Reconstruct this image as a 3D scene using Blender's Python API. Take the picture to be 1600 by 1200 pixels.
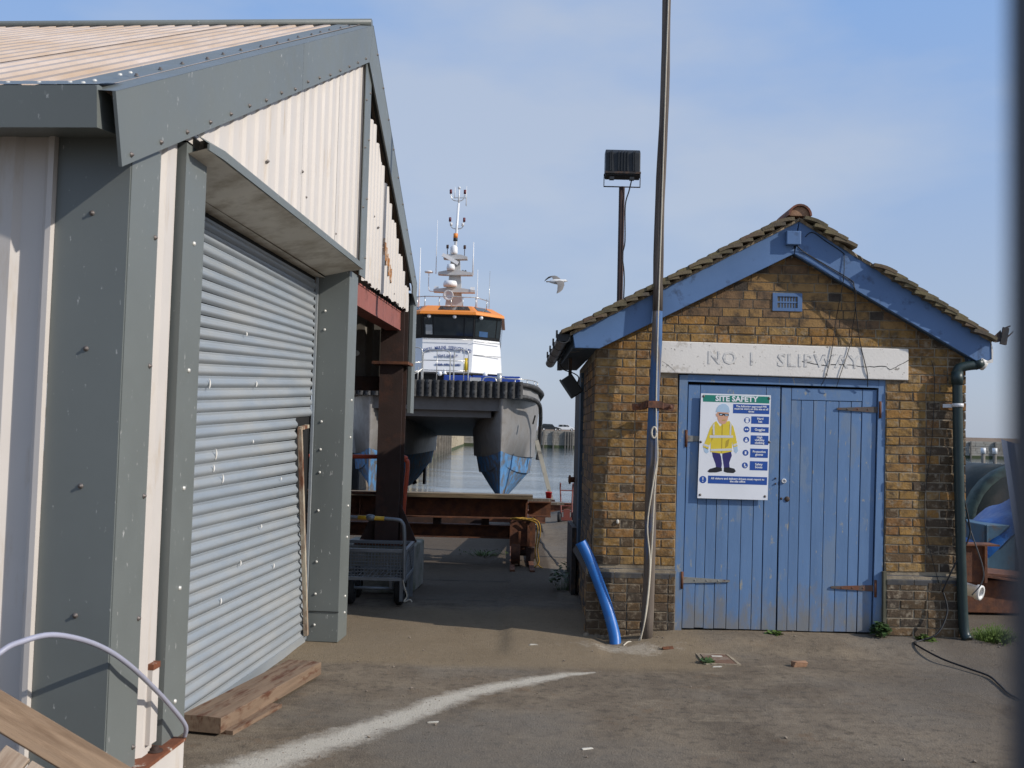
import bpy, bmesh, math, random
from mathutils import Vector, Matrix, noise as mn
RND = random.Random(11)
for o in list(bpy.data.objects):
    bpy.data.objects.remove(o)
sc = bpy.context.scene
col = sc.collection
rad = math.radians

# ------------------------------------------------------------------ camera
cam_d = bpy.data.cameras.new("camera")
cam = bpy.data.objects.new("camera", cam_d)
col.objects.link(cam)
cam_d.sensor_width = 36.0
cam_d.lens = 36.0 * 1550 / 1600
cam_d.clip_start = 0.02
cam_d.clip_end = 6000
cam.matrix_world = (Matrix.Translation((0, 0, 1.65)) @ Matrix.Rotation(rad(90 + 2.9546), 4, 'X')
                    @ Matrix.Rotation(rad(1.4321), 4, 'Z'))
cam_d.dof.use_dof = True
cam_d.dof.focus_distance = 9.0
cam_d.dof.aperture_fstop = 6.3
sc.camera = cam

# ------------------------------------------------------------------ sky, sun, exposure
SUN_EL, SUN_AZ = 31.0, 111.0            # azimuth clockwise from +Y
world = bpy.data.worlds.new("World")
sc.world = world
world.use_nodes = True
wn, wl = world.node_tree.nodes, world.node_tree.links
wn.clear()
w_out = wn.new("ShaderNodeOutputWorld")
w_bg = wn.new("ShaderNodeBackground")
w_bg.inputs[1].default_value = 0.15
w_sky = wn.new("ShaderNodeTexSky")
w_sky.sky_type = 'NISHITA'
w_sky.sun_disc = False
w_sky.sun_elevation = rad(SUN_EL)
w_sky.sun_rotation = rad(SUN_AZ)
w_sky.air_density = 1.0
w_sky.dust_density = 1.6
w_sky.ozone_density = 2.0
w_tc = wn.new("ShaderNodeTexCoord")
w_map = wn.new("ShaderNodeMapping")
w_map.inputs['Scale'].default_value = (1.1, 1.1, 2.6)
w_map.inputs['Location'].default_value = (0.35, 0.0, 0.2)
w_no = wn.new("ShaderNodeTexNoise")
w_no.inputs['Scale'].default_value = 1.9
w_no.inputs['Detail'].default_value = 7
w_no.inputs['Roughness'].default_value = 0.5
w_rmp = wn.new("ShaderNodeMapRange")
w_rmp.inputs[1].default_value = 0.42
w_rmp.inputs[2].default_value = 0.75
w_rmp.inputs[3].default_value = 0.62
w_rmp.inputs[4].default_value = 0.92
w_sep = wn.new("ShaderNodeSeparateXYZ")
wl.new(w_tc.outputs['Generated'], w_sep.inputs[0])
w_el = wn.new("ShaderNodeMapRange")
w_el.inputs[1].default_value = 0.0
w_el.inputs[2].default_value = 0.40
wl.new(w_sep.outputs['Z'], w_el.inputs[0])
def wmix(fac, a, b):
    m = wn.new("ShaderNodeMix"); m.data_type = 'RGBA'
    for k, q in ((0, fac), (6, a), (7, b)):
        if hasattr(q, 'links'): wl.new(q, m.inputs[k])
        elif isinstance(q, tuple): m.inputs[k].default_value = q
        else: m.inputs[k].default_value = q
    return m.outputs[2]
air = wmix(w_el.outputs[0], (2.55, 2.90, 3.55, 1), (1.52, 2.52, 4.50, 1))     # pale haze low down, blue higher up
w_map.inputs['Scale'].default_value = (0.9, 0.9, 2.4)
w_map.inputs['Location'].default_value = (1.85, 0.3, 0.55)
wl.new(w_tc.outputs['Generated'], w_map.inputs[0])
wl.new(w_map.outputs[0], w_no.inputs['Vector'])
w_rmp.inputs[1].default_value = 0.45
w_rmp.inputs[2].default_value = 0.62
w_rmp.inputs[3].default_value = 0.0
w_rmp.inputs[4].default_value = 0.85
wl.new(w_no.outputs[0], w_rmp.inputs[0])
air = wmix(w_rmp.outputs[0], air, (2.95, 3.35, 4.10, 1))                      # thin high cloud
wl.new(wmix(0.85, w_sky.outputs[0], air), w_bg.inputs[0])
wl.new(w_bg.outputs[0], w_out.inputs[0])

sun_d = bpy.data.lights.new("sun", 'SUN')
sun_d.energy = 3.5
sun_d.angle = rad(0.6)
sun_d.color = (1.0, 0.945, 0.87)
sun = bpy.data.objects.new("sun", sun_d)
col.objects.link(sun)
to_sun = Vector((math.sin(rad(SUN_AZ)) * math.cos(rad(SUN_EL)), math.cos(rad(SUN_AZ)) * math.cos(rad(SUN_EL)), math.sin(rad(SUN_EL))))
sun.rotation_euler = to_sun.to_track_quat('Z', 'Y').to_euler()
sun.location = to_sun * 30

sc.view_settings.view_transform = 'Standard'
sc.view_settings.look = 'None'
sc.view_settings.exposure = 0.2
sc.view_settings.gamma = 1.0
sc.view_settings.use_curve_mapping = False

# ------------------------------------------------------------------ helpers
def tag(o, label=None, cat=None, group=None, kind=None):
    if label: o['label'] = label
    if cat: o['category'] = cat
    if group: o['group'] = group
    if kind: o['kind'] = kind
    return o

def thing(name, label, cat, loc=(0, 0, 0), rotz=0.0, group=None):
    o = bpy.data.objects.new(name, None)
    col.objects.link(o)
    o.empty_display_size = 0.2
    o.location = loc
    o.rotation_euler = (0, 0, rotz)
    return tag(o, label, cat, group)

def inst(src, name, parent, loc=(0, 0, 0), rot=(0, 0, 0), scale=(1, 1, 1), color=None):
    o = src.copy()
    o.name = name
    col.objects.link(o)
    o.parent = parent
    o.location = loc
    o.rotation_euler = rot
    o.scale = scale
    if color: o.color = color
    return o

class MB:
    def __init__(s, org=(0, 0, 0)):
        s.v, s.f, s.mi, s.sm = [], [], [], []
        s.org = Vector(org)
        s.m = 0
    def add(s, vs, fs, smooth=False):
        b = len(s.v)
        s.v += [tuple(Vector(p) - s.org) for p in vs]
        for f in fs:
            s.f.append([b + i for i in f]); s.mi.append(s.m); s.sm.append(smooth)
        return s
    def box(s, x0, x1, y0, y1, z0, z1):
        vs = [(x, y, z) for z in (z0, z1) for y in (y0, y1) for x in (x0, x1)]
        return s.add(vs, [(0, 2, 3, 1), (4, 5, 7, 6), (0, 1, 5, 4), (2, 6, 7, 3), (0, 4, 6, 2), (1, 3, 7, 5)])
    def obox(s, c, size, rot=None):
        c = Vector(c); hx, hy, hz = [q / 2 for q in size]
        R = rot if rot is not None else Matrix.Identity(3)
        vs = [c + R @ Vector((x, y, z)) for z in (-hz, hz) for y in (-hy, hy) for x in (-hx, hx)]
        return s.add(vs, [(0, 2, 3, 1), (4, 5, 7, 6), (0, 1, 5, 4), (2, 6, 7, 3), (0, 4, 6, 2), (1, 3, 7, 5)])
    def bar(s, p0, p1, w, h, up=(0, 0, 1)):
        p0, p1 = Vector(p0), Vector(p1); d = (p1 - p0).normalized()
        u = Vector(up); sd = d.cross(u)
        if sd.length < 1e-4: sd = d.cross(Vector((1, 0, 0)))
        sd.normalize(); u = sd.cross(d)
        vs = []
        for p in (p0, p1):
            vs += [p - sd * w / 2 - u * h / 2, p + sd * w / 2 - u * h / 2, p + sd * w / 2 + u * h / 2, p - sd * w / 2 + u * h / 2]
        return s.add(vs, [(3, 2, 1, 0), (4, 5, 6, 7), (0, 1, 5, 4), (1, 2, 6, 5), (2, 3, 7, 6), (3, 0, 4, 7)])
    def tube(s, pts, r, n=8, caps=True):
        pts = [Vector(p) for p in pts]
        rs = r if isinstance(r, (list, tuple)) else [r] * len(pts)
        t0 = (pts[1] - pts[0]).normalized()
        nrm = t0.cross(Vector((0, 0, 1)))
        if nrm.length < 1e-3: nrm = t0.cross(Vector((1, 0, 0)))
        nrm.normalize(); vs = []
        for i, p in enumerate(pts):
            t = (pts[min(i + 1, len(pts) - 1)] - pts[max(i - 1, 0)]).normalized()
            nrm = (nrm - t * nrm.dot(t)).normalized(); b = t.cross(nrm)
            for k in range(n):
                a = 2 * math.pi * k / n
                vs.append(p + (nrm * math.cos(a) + b * math.sin(a)) * rs[i])
        fs = [(i * n + k, i * n + (k + 1) % n, (i + 1) * n + (k + 1) % n, (i + 1) * n + k) for i in range(len(pts) - 1) for k in range(n)]
        s.add(vs, fs, True)
        if caps:
            m = len(pts) - 1
            b0 = len(s.v) - len(vs)
            for f in ([b0 + k for k in range(n)][::-1], [b0 + m * n + k for k in range(n)]):
                s.f.append(f); s.mi.append(s.m); s.sm.append(False)
        return s
    def cyl(s, p0, p1, r, n=12, r1=None):
        return s.tube([p0, p1], [r, r if r1 is None else r1], n)
    def prism(s, poly, a0, a1, axis='y'):
        """polygon (a,b) extruded from a0 to a1 along axis; y: (x,z), x: (y,z), z: (x,y)"""
        def P(a, b, t):
            return {'y': (a, t, b), 'x': (t, a, b), 'z': (a, b, t)}[axis]
        n = len(poly)
        vs = [P(a, b, a0) for a, b in poly] + [P(a, b, a1) for a, b in poly]
        return s.add(vs, [list(range(n))[::-1], list(range(n, 2 * n))] + [(i, (i + 1) % n, n + (i + 1) % n, n + i) for i in range(n)])
    def grid(s, rows, smooth=True, close=False):
        n = len(rows[0]); vs = [p for r in rows for p in r]; fs = []
        for i in range(len(rows) - 1):
            for k in range(n if close else n - 1):
                fs.append((i * n + k, i * n + (k + 1) % n, (i + 1) * n + (k + 1) % n, (i + 1) * n + k))
        return s.add(vs, fs, smooth)
    def lathe(s, prof, c=(0, 0, 0), n=16, axis=(0, 0, 1)):
        ax = Vector(axis).normalized(); c = Vector(c)
        u = ax.orthogonal().normalized(); w = ax.cross(u)
        rows = [[c + ax * z + (u * math.cos(2 * math.pi * k / n) + w * math.sin(2 * math.pi * k / n)) * r for k in range(n)] for r, z in prof]
        return s.grid(rows, True, True)
    def ell(s, c, r, n=12, m=8):
        rows = []
        for i in range(m + 1):
            a = math.pi * i / m
            q = max(math.sin(a), 1e-3)
            rows.append([(c[0] + r[0] * q * math.cos(2 * math.pi * k / n), c[1] + r[1] * q * math.sin(2 * math.pi * k / n), c[2] + r[2] * math.cos(a)) for k in range(n)])
        return s.grid(rows, True, True)
    def build(s, name, mat, parent=None, kind=None, bevel=0.0):
        me = bpy.data.meshes.new(name)
        me.from_pydata(s.v, [], s.f)
        mats = mat if isinstance(mat, (list, tuple)) else [mat]
        for m in mats: me.materials.append(m)
        me.polygons.foreach_set('material_index', s.mi)
        bm = bmesh.new(); bm.from_mesh(me)
        bmesh.ops.recalc_face_normals(bm, faces=bm.faces)
        bm.to_mesh(me); bm.free()
        me.polygons.foreach_set('use_smooth', s.sm)
        o = bpy.data.objects.new(name, me)
        col.objects.link(o)
        if parent is not None: o.parent = parent
        if kind: o['kind'] = kind
        if bevel > 0:
            b = o.modifiers.new("bevel", 'BEVEL'); b.width = bevel; b.segments = 2; b.limit_method = 'ANGLE'; b.angle_limit = rad(40)
        return o

def soft(o, deg=30):
    o.data.polygons.foreach_set('use_smooth', [True] * len(o.data.polygons)); o.data.set_sharp_from_angle(angle=rad(deg)); return o

def rotm(axis, deg): return Matrix.Rotation(rad(deg), 3, axis)

def smoothpath(pts, n=6):
    P = [Vector(p) for p in pts]; out = []
    for i in range(len(P) - 1):
        p0, p1, p2, p3 = P[max(i - 1, 0)], P[i], P[i + 1], P[min(i + 2, len(P) - 1)]
        for k in range(n):
            t = k / n
            out.append(0.5 * ((2 * p1) + (p2 - p0) * t + (2 * p0 - 5 * p1 + 4 * p2 - p3) * t * t + (3 * p1 - p0 - 3 * p2 + p3) * t ** 3))
    out.append(P[-1]); return out

def sstep(a, b, x):
    t = min(1, max(0, (x - a) / (b - a))) if a != b else float(x > a)
    return t * t * (3 - 2 * t)

# ------------------------------------------------------------------ materials
def mat(name, base, rough=0.6, metal=0.0, var=0.18, vs=3.0, bump=0.06, bs=45.0, dirt=None, amt=0.4, ds=5.0,
        soft=0.08, stretch=(1, 1, 1), dstretch=(1, 1, 1), objcol=False, spec=0.4, dirt2=None, amt2=0.3, ds2=30.0, dist=0.01):
    m = bpy.data.materials.new(name); m.use_nodes = True
    N, L = m.node_tree.nodes, m.node_tree.links
    p = N['Principled BSDF']
    p.inputs['Metallic'].default_value = metal
    p.inputs['Specular IOR Level'].default_value = spec
    tc = N.new('ShaderNodeTexCoord'); oi = N.new('ShaderNodeObjectInfo')
    mul = N.new('ShaderNodeMath'); mul.operation = 'MULTIPLY'; mul.inputs[1].default_value = 37.0
    L.new(oi.outputs['Random'], mul.inputs[0])
    def noise(scale, st, detail=6, rgh=0.6):
        mp = N.new('ShaderNodeMapping'); mp.inputs['Scale'].default_value = st
        L.new(tc.outputs['Object'], mp.inputs[0]); L.new(mul.outputs[0], mp.inputs['Location'])
        n = N.new('ShaderNodeTexNoise'); n.inputs['Scale'].default_value = scale
        n.inputs['Detail'].default_value = detail; n.inputs['Roughness'].default_value = rgh
        L.new(mp.outputs[0], n.inputs['Vector']); return n.outputs[0]
    def rng(inp, a, b, c, d):
        r = N.new('ShaderNodeMapRange'); r.inputs[1].default_value = a; r.inputs[2].default_value = b
        r.inputs[3].default_value = c; r.inputs[4].default_value = d; L.new(inp, r.inputs[0]); return r.outputs[0]
    vfac = rng(noise(vs, stretch), 0.25, 0.75, 1 - var, 1 + var)
    sc_ = N.new('ShaderNodeVectorMath'); sc_.operation = 'SCALE'
    if objcol: L.new(oi.outputs['Color'], sc_.inputs[0])
    else: sc_.inputs[0].default_value = base[:3]
    L.new(vfac, sc_.inputs['Scale'])
    cur = sc_.outputs[0]; rg = None
    for dc, am, dsc in ((dirt, amt, ds), (dirt2, amt2, ds2)):
        if dc is None: continue
        f = rng(noise(dsc, dstretch, 8, 0.65), 0.68 - 0.36 * am - soft, 0.68 - 0.36 * am + soft, 0, 1)
        mx = N.new('ShaderNodeMix'); mx.data_type = 'RGBA'; mx.inputs[7].default_value = (*dc, 1)
        L.new(f, mx.inputs[0]); L.new(cur, mx.inputs[6]); cur = mx.outputs[2]
        if metal > 0 and rg is None:
            L.new(rng(f, 0, 1, metal, 0), p.inputs['Metallic'])
        rg = f
    L.new(cur, p.inputs['Base Color'])
    rn = rng(noise(vs * 4, stretch), 0.3, 0.7, max(0.02, rough - 0.08), min(1, rough + 0.08)); L.new(rn, p.inputs['Roughness'])
    if bump > 0:
        bp = N.new('ShaderNodeBump'); bp.inputs['Strength'].default_value = bump; bp.inputs['Distance'].default_value = dist
        L.new(noise(bs, stretch, 4), bp.inputs['Height']); L.new(bp.outputs[0], p.inputs['Normal'])
    return m

def flat(name, base, rough=0.5, metal=0.0): return mat(name, base, rough, metal, var=0.05, bump=0)

GREY = mat('grey_flashing', (0.145, 0.158, 0.150), 0.42, var=0.09, vs=1.2, bump=0.05, bs=3, dirt=(0.42, 0.42, 0.40), amt=0.02, ds=14, soft=0.02, dstretch=(3, 3, 1), dist=0.02)
CREAM = mat('cream_cladding', (0.57, 0.525, 0.48), 0.5, var=0.06, vs=1.5, bump=0.01, dirt=(0.45, 0.36, 0.26), amt=0.02, ds=3, soft=0.10, dstretch=(3, 3, 0.5))
ROOFC = mat('cream_roof', (0.52, 0.44, 0.385), 0.6, var=0.12, vs=2, bump=0.02, dirt=(0.42, 0.30, 0.20), amt=0.5, ds=1.4, soft=0.2)
SOFFIT = mat('dirty_soffit', (0.60, 0.56, 0.48), 0.7, var=0.12, vs=2.5, dirt=(0.26, 0.21, 0.14), amt=0.22, ds=4, soft=0.15)
GALV = mat('galvanised_shutter', (0.30, 0.335, 0.365), 0.5, 0.3, var=0.06, vs=2, bump=0.03, bs=30, dirt=(0.34, 0.33, 0.30), amt=0.12, ds=2.2, soft=0.22, stretch=(1, 0.4, 3), dstretch=(1, .5, 1))
STEELG = mat('galvanised_tube', (0.20, 0.215, 0.23), 0.5, 0.5, var=0.2, vs=10)
SCREW = mat('screw_head', (0.14, 0.12, 0.11), 0.5, 0.3, var=0.2)
SCREWP = mat('pale_screw', (0.62, 0.60, 0.55), 0.5, 0.2, var=0.2)
RUST = mat('rust_brown', (0.085, 0.036, 0.022), 0.85, var=0.35, vs=8, bump=0.3, bs=60, dirt=(0.20, 0.075, 0.03), amt=0.35, ds=9, soft=0.15)
RUSTD = mat('rust_dark', (0.045, 0.025, 0.019), 0.8, var=0.25, vs=6, bump=0.15, dirt=(0.09, 0.036, 0.02), amt=0.15, ds=5, soft=0.1)
RUSTP = mat('rusty_plate', (0.16, 0.055, 0.025), 0.8, var=0.35, vs=14, bump=0.25, dirt=(0.5, 0.45, 0.38), amt=0.1, ds=14, soft=0.03)
REDOX = mat('red_oxide_paint', (0.27, 0.095, 0.075), 0.7, var=0.15, vs=4, dirt=(0.06, 0.03, 0.025), amt=0.22, ds=7, soft=0.05, dstretch=(1, 2, 0.4))
RAILRED = mat('red_rail_paint', (0.50, 0.075, 0.030), 0.5, var=0.1, vs=8, dirt=(0.3, 0.1, 0.05), amt=0.2, ds=20)
CONC = mat('concrete', (0.27, 0.25, 0.21), 0.9, var=0.2, vs=5, bump=0.3, bs=50, dirt=(0.12, 0.12, 0.07), amt=0.3, ds=4, soft=0.1)
WOODN = mat('new_timber', (0.27, 0.18, 0.11), 0.8, var=0.22, vs=4, bump=0.2, bs=30, stretch=(0.6, 9, 9), dirt=(0.13, 0.075, 0.04), amt=0.22, ds=3, dstretch=(0.7, 6, 6), soft=0.12)
WOODP = mat('pale_timber', (0.38, 0.29, 0.21), 0.8, var=0.18, vs=4, bump=0.2, bs=30, stretch=(0.6, 9, 9), dirt=(0.16, 0.09, 0.05), amt=0.2, ds=3, dstretch=(0.7, 6, 6), soft=0.12)
PLANK = mat('wet_plank', (0.20, 0.135, 0.088), 0.75, var=0.25, vs=5, bump=0.25, bs=30, stretch=(0.5, 7, 7), dirt=(0.10, 0.04, 0.02), amt=0.35, ds=3, dstretch=(1.4, 8, 4), soft=0.06)
WOODO = mat('old_timber', (0.14, 0.115, 0.09), 0.9, var=0.3, vs=6, bump=0.4, bs=30, stretch=(6, 6, 0.4), dirt=(0.28, 0.24, 0.19), amt=0.3, ds=5, dstretch=(8, 8, 0.4), soft=0.06)
POLEM = mat('painted_old_pole', (0.125, 0.10, 0.08), 0.85, var=0.3, vs=6, bump=0.35, bs=40, stretch=(5, 5, 0.3), dirt=(0.05, 0.115, 0.25), amt=0.36, ds=1.6, dstretch=(3, 3, 0.5), soft=0.05)
BLUE = mat('blue_door_paint', (0.115, 0.205, 0.365), 0.55, var=0.14, vs=2.2, bump=0.10, bs=40, stretch=(3, 3, 0.5), dirt=(0.30, 0.30, 0.27), amt=0.10, ds=13, soft=0.03, dstretch=(2, 2, 0.8), dirt2=(0.155, 0.225, 0.335), amt2=0.30, ds2=2.4)
BLUEB = mat('blue_barge_paint', (0.095, 0.175, 0.335), 0.5, var=0.10, vs=2.0, bump=0.06, bs=40, dirt=(0.045, 0.075, 0.14), amt=0.13, ds=6, soft=0.06)
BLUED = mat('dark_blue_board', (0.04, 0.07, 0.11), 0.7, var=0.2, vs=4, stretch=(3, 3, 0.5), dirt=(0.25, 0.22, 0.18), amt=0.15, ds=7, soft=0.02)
BRICK = mat('stock_brick', (0.3, 0.2, 0.1), 0.9, var=0.30, vs=14, bump=0.6, bs=60, objcol=True, dirt=(0.070, 0.048, 0.028), amt=0.26, ds=16, soft=0.12, dirt2=(0.33, 0.27, 0.19), amt2=0.12, ds2=22)
def brickm(n, c): return mat(n, c, 0.9, var=0.22, vs=11, bump=0.45, bs=60, dirt=(0.045, 0.035, 0.028), amt=0.3, ds=8, soft=0.10)
MORTAR = mat('mortar', (0.33, 0.27, 0.19), 0.95, var=0.2, vs=8, bump=0.4, bs=80, dirt=(0.10, 0.08, 0.06), amt=0.35, ds=5, soft=0.12)
LINTEL = mat('white_lintel', (0.78, 0.735, 0.67), 0.75, var=0.05, vs=3, bump=0.15, bs=50, dirt=(0.30, 0.27, 0.23), amt=0.10, ds=26, soft=0.02, dirt2=(0.60, 0.55, 0.48), amt2=0.15, ds2=3.5)
FADED = mat('faded_lettering', (0.44, 0.42, 0.40), 0.8, var=0.2, vs=20, bump=0, dirt=(0.72, 0.69, 0.64), amt=0.66, ds=24, soft=0.05)
TILE = mat('mossy_tile', (0.13, 0.095, 0.065), 0.9, var=0.3, vs=9, bump=0.4, bs=60, dirt=(0.17, 0.14, 0.07), amt=0.4, ds=6, soft=0.15, objcol=True)
TERRA = mat('red_ridge_tile', (0.21, 0.075, 0.045), 0.8, var=0.2, vs=8, bump=0.2, dirt=(0.08, 0.05, 0.035), amt=0.3, ds=6)
BLACK = mat('black_plastic', (0.022, 0.024, 0.026), 0.5, var=0.2, vs=6)
BLACKI = mat('black_iron', (0.028, 0.025, 0.024), 0.7, var=0.3, vs=8, bump=0.15, dirt=(0.11, 0.06, 0.035), amt=0.3, ds=12)
DARK = mat('dark_void', (0.012, 0.012, 0.012), 0.9, var=0.1, bump=0)
DPIPE = mat('green_black_pipe', (0.020, 0.036, 0.036), 0.4, var=0.15, vs=5)
GUT = mat('grey_plastic_gutter', (0.06, 0.062, 0.065), 0.4, var=0.15, vs=5)
WHITEP = mat('white_paint', (0.72, 0.70, 0.66), 0.6, var=0.06, vs=5, dirt=(0.4, 0.32, 0.22), amt=0.1, ds=8)
HINGE = mat('worn_hinge', (0.25, 0.25, 0.23), 0.65, 0.2, var=0.2, vs=10, dirt=(0.09, 0.045, 0.03), amt=0.3, ds=10)
HINGER = mat('rusty_hinge', (0.10, 0.085, 0.075), 0.75, 0.1, var=0.25, vs=12, dirt=(0.16, 0.06, 0.03), amt=0.35, ds=9)
SIGNW = flat('sign_white', (0.78, 0.79, 0.82), 0.35)
SIGNG = flat('sign_green', (0.02, 0.21, 0.155), 0.35)
SIGNB = flat('sign_blue', (0.025, 0.085, 0.34), 0.35)
PYEL = flat('print_yellow', (0.72, 0.55, 0.05), 0.4)
PYELD = flat('print_dark_yellow', (0.45, 0.32, 0.04), 0.4)
PSKIN = flat('print_skin', (0.65, 0.36, 0.24), 0.4)
PNAVY = flat('print_navy', (0.035, 0.03, 0.14), 0.4)
PBLK = flat('print_black', (0.02, 0.02, 0.025), 0.4)
PHAT = flat('print_pale_blue', (0.42, 0.56, 0.70), 0.4)
PSIL = flat('print_silver', (0.62, 0.62, 0.62), 0.4)
HOSE = mat('blue_hose', (0.018, 0.13, 0.42), 0.4, var=0.1, vs=8, dirt=(0.1, 0.18, 0.3), amt=0.15, ds=12)
CONDUIT = mat('lilac_grey_conduit', (0.33, 0.33, 0.40), 0.35, var=0.06, vs=8)
ROPE = mat('pale_rope', (0.52, 0.47, 0.38), 0.9, var=0.15, vs=20, bump=0.3, bs=90)
YROPE = mat('yellow_rope', (0.33, 0.19, 0.03), 0.9, var=0.3, vs=20)
YTAPE = mat('yellow_tape', (0.60, 0.36, 0.03), 0.5, var=0.12, vs=12)
RUBBER = mat('rubber', (0.022, 0.022, 0.022), 0.75, var=0.25, vs=8, bump=0.1)
FENDER = mat('fender_rubber', (0.035, 0.034, 0.034), 0.7, var=0.3, vs=6, bump=0.1, dirt=(0.13, 0.13, 0.13), amt=0.18, ds=5, soft=0.1)
ALU = mat('brushed_aluminium_hull', (0.29, 0.28, 0.27), 0.45, 0.4, var=0.14, vs=2.0, bump=0.05, bs=9, stretch=(1, 1, 0.35), dirt=(0.17, 0.155, 0.14), amt=0.35, ds=2.2, soft=0.15, dist=0.05)
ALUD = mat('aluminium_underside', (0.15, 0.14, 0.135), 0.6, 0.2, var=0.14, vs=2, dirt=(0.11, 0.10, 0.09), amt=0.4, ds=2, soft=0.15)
ANTI = mat('worn_blue_antifouling', (0.075, 0.20, 0.39), 0.7, var=0.3, vs=5, bump=0.1, dirt=(0.11, 0.115, 0.125), amt=0.50, ds=2.4, soft=0.05, dirt2=(0.21, 0.12, 0.065), amt2=0.16, ds2=1.2)
BWHITE = mat('boat_white', (0.74, 0.74, 0.74), 0.35, var=0.03, vs=3, bump=0)
ORANGE = mat('orange_roof', (0.72, 0.23, 0.03), 0.4, var=0.05, vs=3, bump=0)
BGLASS = mat('wheelhouse_glass', (0.018, 0.024, 0.027), 0.06, var=0.3, vs=1.5, bump=0, spec=0.6)
BFRAME = flat('black_window_frame', (0.012, 0.012, 0.013), 0.35)
STAIN = mat('stainless_tube', (0.50, 0.49, 0.46), 0.3, 0.6, var=0.1, vs=6, bump=0)
MASTG = mat('mast_grey', (0.50, 0.49, 0.475), 0.45, 0.2, var=0.08, vs=4, bump=0)
BBLUE = mat('boat_blue_locker', (0.02, 0.055, 0.28), 0.45, var=0.1, vs=3, bump=0)
TXTB = flat('boat_text_blue', (0.02, 0.06, 0.22), 0.5)
BYEL = flat('boat_yellow', (0.65, 0.45, 0.03), 0.5)
REDB = mat('red_plastic', (0.50, 0.02, 0.02), 0.4, var=0.1)
REDM = mat('red_machine', (0.17, 0.045, 0.032), 0.6, var=0.25, vs=8)
STONE = mat('harbour_stone', (0.34, 0.32, 0.28), 0.9, var=0.22, vs=0.5, bump=0.3, bs=2, dirt=(0.16, 0.14, 0.11), amt=0.35, ds=0.25, soft=0.12, dist=0.2)  # stone lightened so its colour carries the distance haze on the pier
STONEL = mat('pale_harbour_stone', (0.40, 0.34, 0.24), 0.9, var=0.22, vs=0.8, bump=0.3, bs=2, dirt=(0.22, 0.19, 0.13), amt=0.35, ds=0.4, soft=0.12, dist=0.2)
WEEDM = mat('green_algae_stone', (0.06, 0.075, 0.035), 0.9, var=0.3, vs=0.8)
PILE = mat('timber_pile', (0.17, 0.155, 0.135), 0.9, var=0.3, vs=2)
CARD = mat('dark_car_paint', (0.03, 0.033, 0.035), 0.25, 0.2, var=0.05, bump=0)
CARW = mat('white_car_paint', (0.72, 0.72, 0.72), 0.3, var=0.03, bump=0)
TANK = mat('dark_green_tank', (0.014, 0.020, 0.016), 0.6, var=0.3, vs=3, bump=0.15, dirt=(0.05, 0.045, 0.035), amt=0.3, ds=3)
TANKR = mat('verdigris_rim', (0.055, 0.085, 0.072), 0.7, var=0.3, vs=5, dirt=(0.03, 0.04, 0.035), amt=0.35, ds=6)
TARP = mat('blue_tarpaulin', (0.012, 0.10, 0.34), 0.4, var=0.15, vs=3, bump=0.25, bs=9, dist=0.04)
DRUM = mat('dull_blue_steel', (0.05, 0.11, 0.17), 0.55, var=0.2, vs=4, dirt=(0.10, 0.07, 0.05), amt=0.2, ds=6)
LEAF = mat('weed_leaf', (0.075, 0.12, 0.022), 0.6, var=0.4, vs=15, bump=0)
LEAFD = mat('weed_leaf_dark', (0.040, 0.075, 0.020), 0.6, var=0.4, vs=15, bump=0)
FPOST = mat('dark_grey_post', (0.045, 0.05, 0.06), 0.6, var=0.15, vs=6)
GULLW = mat('gull_white', (0.70, 0.69, 0.66), 0.8, var=0.04, bump=0)
GULLG = mat('gull_grey', (0.20, 0.18, 0.16), 0.8, var=0.2, bump=0)
GULLB = flat('gull_beak', (0.55, 0.35, 0.06))
LENS = mat('lamp_glass', (0.05, 0.055, 0.06), 0.1, var=0.1, bump=0)
MANH = mat('rusty_cover', (0.15, 0.085, 0.055), 0.85, var=0.25, vs=9, bump=0.4, bs=70, dirt=(0.25, 0.20, 0.15), amt=0.2, ds=8)
CABLE = mat('black_cable', (0.015, 0.015, 0.016), 0.5, var=0.1, bump=0)
CABLEG = mat('grey_cable', (0.10, 0.10, 0.105), 0.5, var=0.1, bump=0)
CHIP = mat('broken_brick', (0.30, 0.17, 0.10), 0.9, var=0.3, vs=20, bump=0.4)
LITTER = mat('pale_litter', (0.55, 0.52, 0.45), 0.8, var=0.2, vs=30)
PVC = mat('white_pvc', (0.66, 0.65, 0.62), 0.4, var=0.06, vs=6, dirt=(0.35, 0.28, 0.2), amt=0.15, ds=9)

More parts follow.
